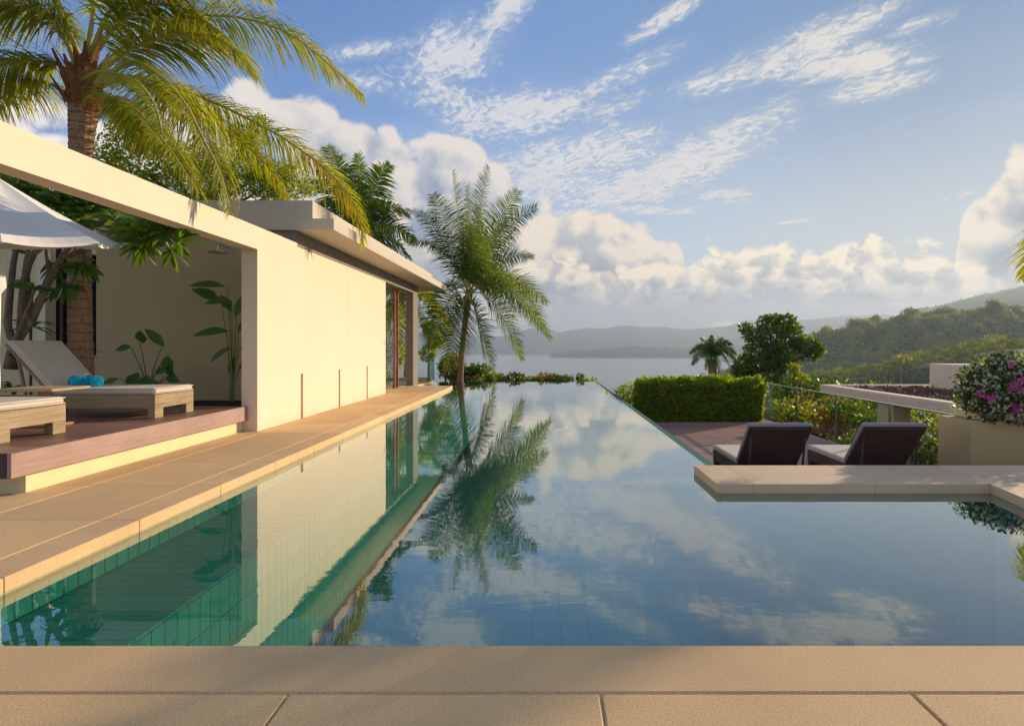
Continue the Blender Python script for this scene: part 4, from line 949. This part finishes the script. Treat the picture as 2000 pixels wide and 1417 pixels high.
def stem_plant(name, label, base, leaves_, cat='plant', mat='heli'):
    t = thing(name, label, cat, base); bx, by, bz = base
    b = MB(); 
    for (sx, sz, dx, dz, L, W, dy) in leaves_:
        p = Vector((sx, random.uniform(-.08, .08), sz)); b.tube([(random.uniform(-.04, .04), 0, 0), (sx*.35, p.y*.5, sz*.55), p], [.014, .011, .007], 6)
    b.build('stem', M['midrib2'], t)
    for (sx, sz, dx, dz, L, W, dy) in leaves_:
        b = MB(); big_leaf(b, (sx, 0, sz), (dx, dy, dz), L*1.0, W*1.0, .4, face=(.2, -1, .55)); b.build('leaf', M[mat], t)
    return t
stem_plant('heliconia_plant', 'tall heliconia plant with long leaves against the pavilion jamb', tuple(at(453, 783, 10.9)), [
 (-.12, 2.0, -1, .25, .62, .15, -.1), (-.20, 1.72, -1, .75, .60, .20, .1), (.0, 1.75, -1, .1, .45, .13, -.3), (.05, 1.45, .3, 1, .50, .16, .1), (-.05, 1.22, -1, .1, .62, .17, -.1), (.1, 1.2, .5, .6, .4, .15, -.2), (.0, .95, -1, -.45, .48, .13, .0),
 (.12, .9, .9, .4, .35, .12, -.2), (.02, .75, -.2, -1, .32, .12, 0), (.12, .55, .6, .7, .35, .13, -.1), (0, 1.55, -.6, .9, .45, .15, .3)])
stem_plant('elephant_ear_plant', 'low plant with rounded leaves against the end wall behind the lounger', tuple(at(290, 783, 11.0)), [
 (-.30, .95, -1, .0, .26, .14, -.3), (-.10, 1.02, .2, .8, .30, .20, -.5), (.28, .95, -.7, 1.0, .46, .17, -.1), (.34, .8, .2, -1, .36, .20, -.3), (-.18, .50, -.4, -.9, .34, .24, -.4), (.10, .50, .8, .3, .32, .14, -.3), (-.52, .40, -1, -.3, .38, .14, -.2), (.0, .45, -.1, -.8, .3, .2, -.6),
 (.30, .42, .9, .0, .34, .18, -.3), (.38, .45, .2, .5, .3, .16, -.3), (.2, .30, -.7, .3, .3, .14, -.5)])
for (x, y, Y, lab) in ((150, 700, 10.4, 'dark leafy plant at the foot of the big palm'), (60, 640, 9.6, 'small leafy plant hanging between the pale branches'), (25, 760, 10.6, 'green plant behind the head of the teak lounger'), (120, 575, 9.8, 'drooping green fern like leaves in front of the dark window')):
    t = thing('courtyard_plant', lab, 'plant', tuple(at(x, y, Y)))
    b = MB()
    for i in range(16):
        a = random.uniform(0, 6.28); big_leaf(b, (0, 0, 0), (math.cos(a), math.sin(a), random.uniform(.1, 1.2)), random.uniform(.25, .5), random.uniform(.05, .09), 1.2)
    b.build('foliage', M['leaf'], t); b = MB(); b.tube([(0, 0, 0), (0, 0, at(x, y, Y).z*-1+.3)], .02, 6); b.build('stem', M['bark'], t)

# ------------------------------------------------------------------ flowering bush on the planter wall
BB = thing('bougainvillea_bush', 'big bush of small white flowers with magenta blossoms on the planter wall', 'flowering bush')
lobB = pxlobes([(1905,745,0,34,34,.35),(1945,720,.2,38,30,.4),(1985,735,0,40,45,.4),(1925,790,-.1,34,30,.35),(1970,790,-.2,45,36,.4),(2030,760,0,50,60,.45),(1895,775,0,24,26,.25),(1990,812,-.3,40,16,.3),(1930,815,-.2,28,14,.25),(2080,740,0,60,60,.5)], 9.6)
foliage('foliage', lobB, 6500, .075, .042, M['leaf_d'], BB, .8)
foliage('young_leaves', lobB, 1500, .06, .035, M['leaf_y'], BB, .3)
P, d = lobes_cloud(lobB, 2600, .15); V, Fs = [], []
def blossoms(name, P, N, r, petals, mat, parent):
    Vs, Fs, o = [], [], 0
    for p, n_ in zip(P, N):
        n_ = Vector(n_).normalized(); u = n_.orthogonal().normalized(); w = n_.cross(u); rr = r*random.uniform(.7, 1.25)
        for k in range(petals):
            a = k*2*math.pi/petals + random.uniform(-.2, .2); e0 = u*math.cos(a-.45)+w*math.sin(a-.45); e1 = u*math.cos(a+.45)+w*math.sin(a+.45); e = u*math.cos(a)+w*math.sin(a); c = Vector(p)
            Vs += [c, c+e0*rr*.6+n_*rr*.25, c+e*rr+n_*rr*.3, c+e1*rr*.6+n_*rr*.25]; Fs.append((o, o+1, o+2, o+3)); o += 4
    return npmesh(name, np.array([list(v) for v in Vs]), np.array(Fs), M[mat], parent)
tag(blossoms('white_flower', P, d + rdir(len(P), .3)*.6, .030, 4, 'white_fl', BB), kind='stuff')
mg = [(1927,772,-.42),(1935,778,-.45),(1985,752,-.5),(1992,760,-.52),(1978,760,-.5),(1978,790,-.52),(1985,800,-.5),(1995,795,-.5),(1990,820,-.45),(1975,715,-.3),(1912,770,-.3),(1996,742,-.5)]
P = [at(x+random.uniform(-7, 7), y+random.uniform(-6, 6), 9.6+dY+random.uniform(-.06, .04)) for x, y, dY in mg for _ in range(7)]
tag(blossoms('magenta_flower', P, [Vector((random.uniform(-.6, .3), -1, random.uniform(-.2, .7))) for _ in P], .038, 3, 'magenta', BB), kind='stuff')

# ------------------------------------------------------------------ garden below the glass fence
def shrub_at(x, y, z, r, h, mat, lab, n=None, L=.13, cat='shrub', name='garden_shrub', extra=None):
    t = thing(name, lab, cat, (x, y, z)); lob = [(random.uniform(-.55, .55)*r, random.uniform(-.55, .55)*r, random.uniform(.35, .85)*h, r*.5, r*.5, h*.32) for _ in range(8)]
    foliage('foliage', lob, n or int(420*r*h+220), L, L*.52, M[mat], t, .7)
    if extra: foliage('new_growth', lob, extra[1], L, L*.5, M[extra[0]], t, .2)
    b = MB(); limbs(b, (0, 0, 0), [l[:3] for l in lob], .05); b.build('stem', M['bark'], t); return t
GZ = -2.35
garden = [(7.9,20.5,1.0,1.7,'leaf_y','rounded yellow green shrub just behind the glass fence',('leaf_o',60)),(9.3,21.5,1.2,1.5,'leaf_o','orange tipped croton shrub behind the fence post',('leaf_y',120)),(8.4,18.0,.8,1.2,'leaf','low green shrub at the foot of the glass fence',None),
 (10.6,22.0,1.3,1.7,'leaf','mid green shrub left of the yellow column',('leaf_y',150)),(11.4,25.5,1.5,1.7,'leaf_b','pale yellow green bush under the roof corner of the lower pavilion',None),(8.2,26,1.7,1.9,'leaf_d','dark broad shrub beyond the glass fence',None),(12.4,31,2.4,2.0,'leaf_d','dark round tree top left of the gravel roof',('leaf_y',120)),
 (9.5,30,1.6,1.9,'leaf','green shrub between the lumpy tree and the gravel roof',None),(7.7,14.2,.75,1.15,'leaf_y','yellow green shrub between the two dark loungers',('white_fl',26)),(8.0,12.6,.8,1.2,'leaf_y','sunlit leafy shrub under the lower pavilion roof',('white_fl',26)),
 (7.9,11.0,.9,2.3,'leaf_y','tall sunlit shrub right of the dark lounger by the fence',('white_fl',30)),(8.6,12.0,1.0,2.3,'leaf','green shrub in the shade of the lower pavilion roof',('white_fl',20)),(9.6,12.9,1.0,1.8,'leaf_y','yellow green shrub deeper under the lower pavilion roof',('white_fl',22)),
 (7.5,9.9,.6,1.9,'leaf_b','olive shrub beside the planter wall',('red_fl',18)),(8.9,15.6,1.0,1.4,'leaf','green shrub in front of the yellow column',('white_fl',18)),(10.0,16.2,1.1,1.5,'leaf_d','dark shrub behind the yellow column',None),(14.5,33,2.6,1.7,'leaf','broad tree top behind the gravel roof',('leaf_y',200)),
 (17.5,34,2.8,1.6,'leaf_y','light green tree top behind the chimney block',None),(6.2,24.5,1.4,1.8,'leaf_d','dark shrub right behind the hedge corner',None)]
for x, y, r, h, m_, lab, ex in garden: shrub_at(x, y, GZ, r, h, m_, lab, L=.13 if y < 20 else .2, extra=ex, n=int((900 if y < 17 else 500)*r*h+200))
for (px, py, Y, lab) in ((1525, 800, 21.5, 'arching cycad behind the glass fence'), (1500, 812, 20.5, 'smaller cycad with arching fronds near the hedge')):
    t = thing('cycad', lab, 'cycad', tuple(at(px, py, Y)))
    for k in range(13):
        a = k*2*math.pi/13; frond(t, [(0, 0, 0), (.35*math.cos(a), .35*math.sin(a), .30), (.75*math.cos(a), .75*math.sin(a), .22), (1.0*math.cos(a), 1.0*math.sin(a), -.12)], Lmax=.16, n=26, droop=.4, mat='palm' if k % 3 else 'palm_far', rib='midrib', r0=.012, w=.022, nseg=2)
    b = MB(); b.tube([(0, 0, -1.6), (0, 0, 0)], [.12, .12], 8); b.build('stump', M['palm_bark'], t)
# offscreen trees between the terrace and the sun: they shade the foreground paving
for x, y, z, r, h, lab in () and ((12.6, 9.6, 3.0, 1.7, 2.6, 'leafy tree outside the right frame edge behind the planter wall'),):
    t = thing('shade_tree', lab, 'tree'); lob = [(x+random.uniform(-.7, .7)*r, y+random.uniform(-.7, .7)*r, z+random.uniform(-.5, .5)*h, r*.5, r*.5, h*.3) for _ in range(12)]
    foliage('crown', lob, 420, .26, .13, M['leaf'], t, .9); b = MB(); b.tube([(x, y, GZ), (x, y, z-h*.5)], [.22, .14], 8); limbs(b, (x, y, z-h*.5), [l[:3] for l in lob], .08); b.build('trunk', M['bark'], t)

# ------------------------------------------------------------------ terrain, sea, far land
SEA = -42.0; HAZE = .0003
def px2x(px, Y): return (px-VX)*Y/F
def prof(pts, Y, drop=0):                        # ridge line given as seen -> (x, z) at distance Y
    xs = [px2x(px, Y) for px, py in pts]; zs = [H + (VY-py)*Y/F - drop for px, py in pts]; return np.array(xs), np.array(zs)
ridge1 = prof([(1250,830),(1330,778),(1380,757),(1450,735),(1530,700),(1590,678),(1650,662),(1700,650),(1780,636),(1860,628),(1930,622),(2000,620),(2300,600),(2700,590)], 520)
ridge0 = prof([(1100,1000),(1230,860),(1300,800),(1500,790),(1600,760),(1700,745),(1800,720),(1900,705),(2000,690),(2300,680),(2600,670)], 210)
ridge2 = prof([(1250,730),(1340,715),(1400,700),(1500,685),(1600,660),(1680,645),(1740,630),(1810,612),(1850,604),(1890,594),(1940,582),(2000,570),(2200,545),(2600,540)], 2000)
def fb(x, y, s, o=4):
    v = 0; a = 1
    for k in range(o): v += a*mnoise.noise(Vector((x/s, y/s, k*3.1))); a *= .5; s *= .5
    return v
def Hgt(x, y):
    d = max(0.0, math.hypot(max(abs(x)-26, 0), max(y-27, 0)), )
    z = GZ - 55*(1 - math.exp(-(d/95)**1.4))
    def rid(rg, Yc, w0, w1, floor=-60):
        xx = x*Yc/max(y, 60) if y > 0 else x*8
        if y <= 0: return floor
        zz = np.interp(xx, rg[0], rg[1]); k = (y-Yc)/(w0 if y < Yc else w1)
        return floor + (zz-floor)*math.exp(-k*k)
    for rg, Yc, w0, w1 in ((ridge0, 210, 70, 120), (ridge1, 520, 150, 260), (ridge2, 2000, 600, 800)):
        z = max(z, rid(rg, Yc, w0, w1))
    if d > 30: z += fb(x, y, 90)*min(1, (d-30)/100)*5
    return z
xs = np.concatenate([np.linspace(-700, -40, 24), np.linspace(-34, 60, 40), np.linspace(66, 700, 80), np.linspace(730, 2600, 50)])
ys = np.concatenate([np.linspace(-200, -10, 8), np.linspace(-4, 60, 26), np.linspace(66, 700, 90), np.linspace(720, 3200, 70)])
V = np.array([(x, y, Hgt(x, y)) for y in ys for x in xs]); nx = len(xs)
keep = []
for j in range(len(ys)-1):
    for i in range(nx-1):
        q = (j*nx+i, j*nx+i+1, (j+1)*nx+i+1, (j+1)*nx+i)
        if xs[i+1] > -8 and xs[i] < 8.0 and ys[j] < 26 and ys[j+1] > 0: pass
        keep.append(q)
# keep the ground below the pool and decks
for k, v in enumerate(V):
    if -30 < v[0] < 9 and -12 < v[1] < 27: V[k, 2] = -2.6
struct(npmesh('hillside_ground', V, np.array(keep), M['hill_ground'], smooth=True), label='green hillside falling to the bay and rising to the ridges')
b = MB(); b.add([(-14000, -1500, SEA), (14000, -1500, SEA), (14000, 14000, SEA), (-14000, 14000, SEA)], [(0, 1, 2, 3)]); struct(b.build('sea', M['sea']), label='calm hazy sea of the bay')
def land(name, label, pts, Y, depth, rough, mat, n=220):
    X, Z = prof(pts, Y); xx = np.linspace(X[0], X[-1], n); rows = [-1, -.7, -.45, -.25, -.1, 0, .15, .5, 1]; V = []
    for r in rows:
        for x in xx:
            zc = np.interp(x, X, Z); f = max(0, 1-abs(r)**1.3); nz = fb(x*1.0, Y+r*depth, depth*.5, 5)*rough*(.3+f)
            V.append((x, Y + r*depth, SEA - 30*(1-f) + (zc-SEA)*f**.8 + nz*(1 if abs(r) < .99 else 0)))
    m = len(xx); Fq = [(j*m+i, j*m+i+1, (j+1)*m+i+1, (j+1)*m+i) for j in range(len(rows)-1) for i in range(m-1)]
    return struct(npmesh(name, np.array(V), np.array(Fq), M[mat], smooth=True), label=label)
land('mountain_range', 'far blue mountain range across the bay', [(-400,640),(0,650),(300,655),(600,640),(780,648),(850,645),(900,652),(950,650),(985,655),(1010,650),(1035,643),(1065,640),(1090,648),(1115,644),(1140,640),(1180,641),(1215,635),(1240,637),(1290,640),(1340,642),(1400,635),(1460,628),(1540,626),(1600,622),(1650,615),(1700,613),(1760,616),(1800,606),(1860,600),(1920,598),(2000,590),(2300,585),(2800,600)], 3700, 700, 18, 'far_hill', 420)
land('mountain_range', 'nearer hazy ridge rising behind the right hills', [(1240,688),(1330,680),(1420,665),(1445,660),(1480,658),(1520,668),(1570,660),(1620,652),(1700,640),(1800,625),(1900,615),(2100,600),(2600,590)], 3150, 400, 9, 'far_hill', 260)
land('island', 'low hazy island behind the tall palm', [(760,688),(790,676),(830,668),(870,664),(905,668),(935,676),(960,688)], 3300, 200, 5, 'far_hill', 90)
land('headland', 'wooded headland reaching into the bay', [(1078,692.5),(1100,690),(1120,687),(1150,685.5),(1200,681),(1225,678),(1260,680),(1300,682),(1360,679),(1420,677),(1500,672),(1620,662)], 2450, 200, 2, 'far_hill', 260)
def clumps(P, Rr, n, L, hk=.8):                  # leafy domes at the points P with radii Rr
    k = len(P); idx = rng.integers(0, k, n); d = rdir(n, .6); d[:, 2] = np.abs(d[:, 2]); r = Rr[idx][:, None]
    C = P[idx] + d*r*np.array([1, 1, hk])*(1-.25*rng.random((n, 1))); D = d*.5 + rdir(n, .3); return leaves(C, D, rdir(n, .8), L*rng.uniform(.6, 1.3, n), L*.7*rng.uniform(.6, 1.3, n))
# treetops along the headland
X, Z = prof([(1078,692.5),(1100,690),(1120,687),(1150,685.5),(1200,681),(1225,678),(1260,680),(1300,682),(1360,679),(1420,677),(1500,672)], 2450)
k = 620; x = rng.uniform(X[0], X[-1], k); P = np.stack([x, rng.uniform(2290, 2450, k), np.interp(x, X, Z)*1.0], 1); P[:, 2] = SEA + (P[:, 2]-SEA)*rng.uniform(.05, 1.0, k)
V, Fq = clumps(P, rng.uniform(4, 11, k), 22000, 4.2, 1.1); tag(npmesh('headland_woodland', V, Fq, M['leaf_d']), 'woodland covering the low headland in the bay', 'woodland', kind='stuff')
# forest mass on the two ridges
def forest(name, label, Y0, Y1, x0px, x1px, k, rad, n, L, mat, zmin=SEA+4):
    P = []
    while len(P) < k:
        Y = random.uniform(Y0, Y1); X_ = px2x(random.uniform(x0px, x1px), Y); z = Hgt(X_, Y)
        if z > zmin: P.append((X_, Y, z+rad*.3))
    P = np.array(P); V, Fq = clumps(P, rng.uniform(rad*.6, rad*1.35, k), n, L); return tag(npmesh(name, V, Fq, M[mat]), label, 'woodland', kind='stuff')
forest('ridge_forest', 'hazy forest on the high ridge at the right', 1200, 2200, 1480, 2150, 1500, 12, 60000, 5.5, 'hill')
forest('hill_forest', 'dark forest mass covering the middle hill', 240, 640, 1400, 2150, 950, 7.5, 95000, 2.3, 'hill')
forest('hill_forest_light', 'sunlit yellow green trees scattered in the middle hill forest', 230, 600, 1600, 2150, 130, 7.5, 20000, 2.0, 'hill_y')
forest('valley_forest', 'trees filling the valley below the hill', 70, 240, 1380, 2100, 420, 3.6, 60000, .75, 'hill')
# trees standing out against the slope: copies of three crowns
protos = []
for kx in range(4):
    t = tag(empty('hill_tree'), 'rounded tree standing out of the forest on the hazy middle hill', 'tree', 'trees on the middle hill')
    lob = [(random.uniform(-.6, .6)*4.5, random.uniform(-.6, .6)*4.5, random.uniform(4.5, 9), random.uniform(1.6, 2.8), random.uniform(1.6, 2.8), random.uniform(1.2, 2.2)) for _ in range(10)]
    foliage('crown', lob, 900, .95, .6, M['hill' if kx == 3 else 'hill_y'], t, .4); b = MB(); b.tube([(0, 0, -3), (0, 0, 5)], [.35, .2], 6); limbs(b, (0, 0, 4), [l[:3] for l in lob], .15); b.build('trunk', M['bark'], t); protos.append(t)
spots = []
for px in list(range(1610, 2010, 17)): spots.append((px + random.uniform(-6, 6), 505 + random.uniform(-12, 18), 1))
for _ in range(95): spots.append((random.uniform(1600, 2040), random.uniform(240, 500), 0))
for i, (px, Y, k) in enumerate(spots):
    o = protos[i] if i < 4 else dup(protos[i % 4]); X_ = px2x(px, Y); s = random.uniform(.7, 1.5)*(1.05 if k else 1.0)
    o.location = (X_, Y, Hgt(X_, Y)-.5); o.rotation_euler = (0, 0, random.uniform(0, 6.28)); o.scale = (s, s, s*random.uniform(.8, 1.15))
# slim conifers along the skyline of the high ridge
b = MB(); b.tube([(0, 0, 0), (0, 0, 4), (0, 0, 10), (0, 0, 16), (0, 0, 20)], [.5, 3, 2.4, 1.2, .1], 7)
def conifer(parent):
    o = foliage('crown', [(0, 0, z, r, r, 2.4) for z, r in ((5, 2.6), (8, 2.4), (11, 1.9), (14, 1.3), (17, .8))], 260, 2.0, 1.2, M['hill'], parent, .6); return o
c0 = tag(empty('conifer'), 'slim conifer silhouetted on the skyline of the high ridge', 'tree', 'conifers on the high ridge'); conifer(c0); bb = MB(); bb.tube([(0, 0, -2), (0, 0, 18)], [.4, .1], 6); bb.build('trunk', M['bark'], c0)
for i, px in enumerate([1828,1838,1866,1893,1905,1917,1924,1936,1944,1951,1963,1970,1978,1986,1993]):
    o = c0 if i == 0 else dup(c0); Y = 1980; X_ = px2x(px, Y); s = random.uniform(.7, 1.3); o.location = (X_, Y, Hgt(X_, Y)); o.scale = (s, s, s)
# slender palms in the valley
tp = None
for i, (px, Y) in enumerate(((1710,150),(1735,170),(1770,140),(1790,150),(1660,120),(1640,135),(1760,190),(1820,160))):
    X_ = px2x(px, Y); z = Hgt(X_, Y)
    if tp is None:
        tp = tag(empty('valley_palm'), 'small pale palm in the valley below the middle hill', 'palm tree', 'palms in the valley'); bb = MB(); bb.tube([(0, 0, 0), (0, 0, 7)], [.2, .15], 6); bb.build('trunk', M['palm_bark'], tp)
        for k in range(12):
            a = k*.5236*1.0; e = random.uniform(-.5, 1.2); frond(tp, [(0, 0, 7), (.9*math.cos(a), .9*math.sin(a), 7.9+e*.5), (1.9*math.cos(a), 1.9*math.sin(a), 7.8+e*.7), (2.7*math.cos(a), 2.7*math.sin(a), 6.6+e)], Lmax=.8, n=22, droop=.9, mat='palm', r0=.05, w=.14, nseg=2)
        o = tp
    else: o = dup(tp)
    o.location = (X_, Y, z-1); o.rotation_euler = (0, 0, i); s = random.uniform(.8, 1.2); o.scale = (s, s, s)
# garden ground cover below the fence
n = 9000; P = np.stack([rng.uniform(6.9, 26, n), rng.uniform(9, 40, n), np.full(n, GZ)], 1); P[:, 2] += rng.random(n)*.4
V, Fq = leaves(P, rdir(n, .9), rdir(n, .6), rng.uniform(.15, .35, n), rng.uniform(.06, .14, n)); tag(npmesh('ground_cover', V, Fq, M['leaf_y']), 'low leafy ground cover below the glass fence', 'ground cover', kind='stuff')
# ------------------------------------------------------------------ haze
hz = MB(); hz.box(-13500, 13500, -1400, 4600, SEA-1, 285); ho = hz.build('haze', None, mats=None) if False else None
me = bpy.data.meshes.new('haze'); me.from_pydata(hz.v, [], hz.f); hm = bpy.data.materials.new('haze_air'); hm.use_nodes = True; hm.node_tree.nodes.clear(); TREE[0] = hm.node_tree
pv = new('ShaderNodeVolumePrincipled'); pv.inputs['Color'].default_value = (.56, .69, .85, 1); pv.inputs['Density'].default_value = HAZE; pv.inputs['Anisotropy'].default_value = .28
om = new('ShaderNodeOutputMaterial'); hm.node_tree.links.new(pv.outputs[0], om.inputs['Volume']); me.materials.append(hm)
ho = bpy.data.objects.new('haze', me); col.objects.link(ho); ho['kind'] = 'stuff'; ho['label'] = 'thin hazy air over the bay and hills'
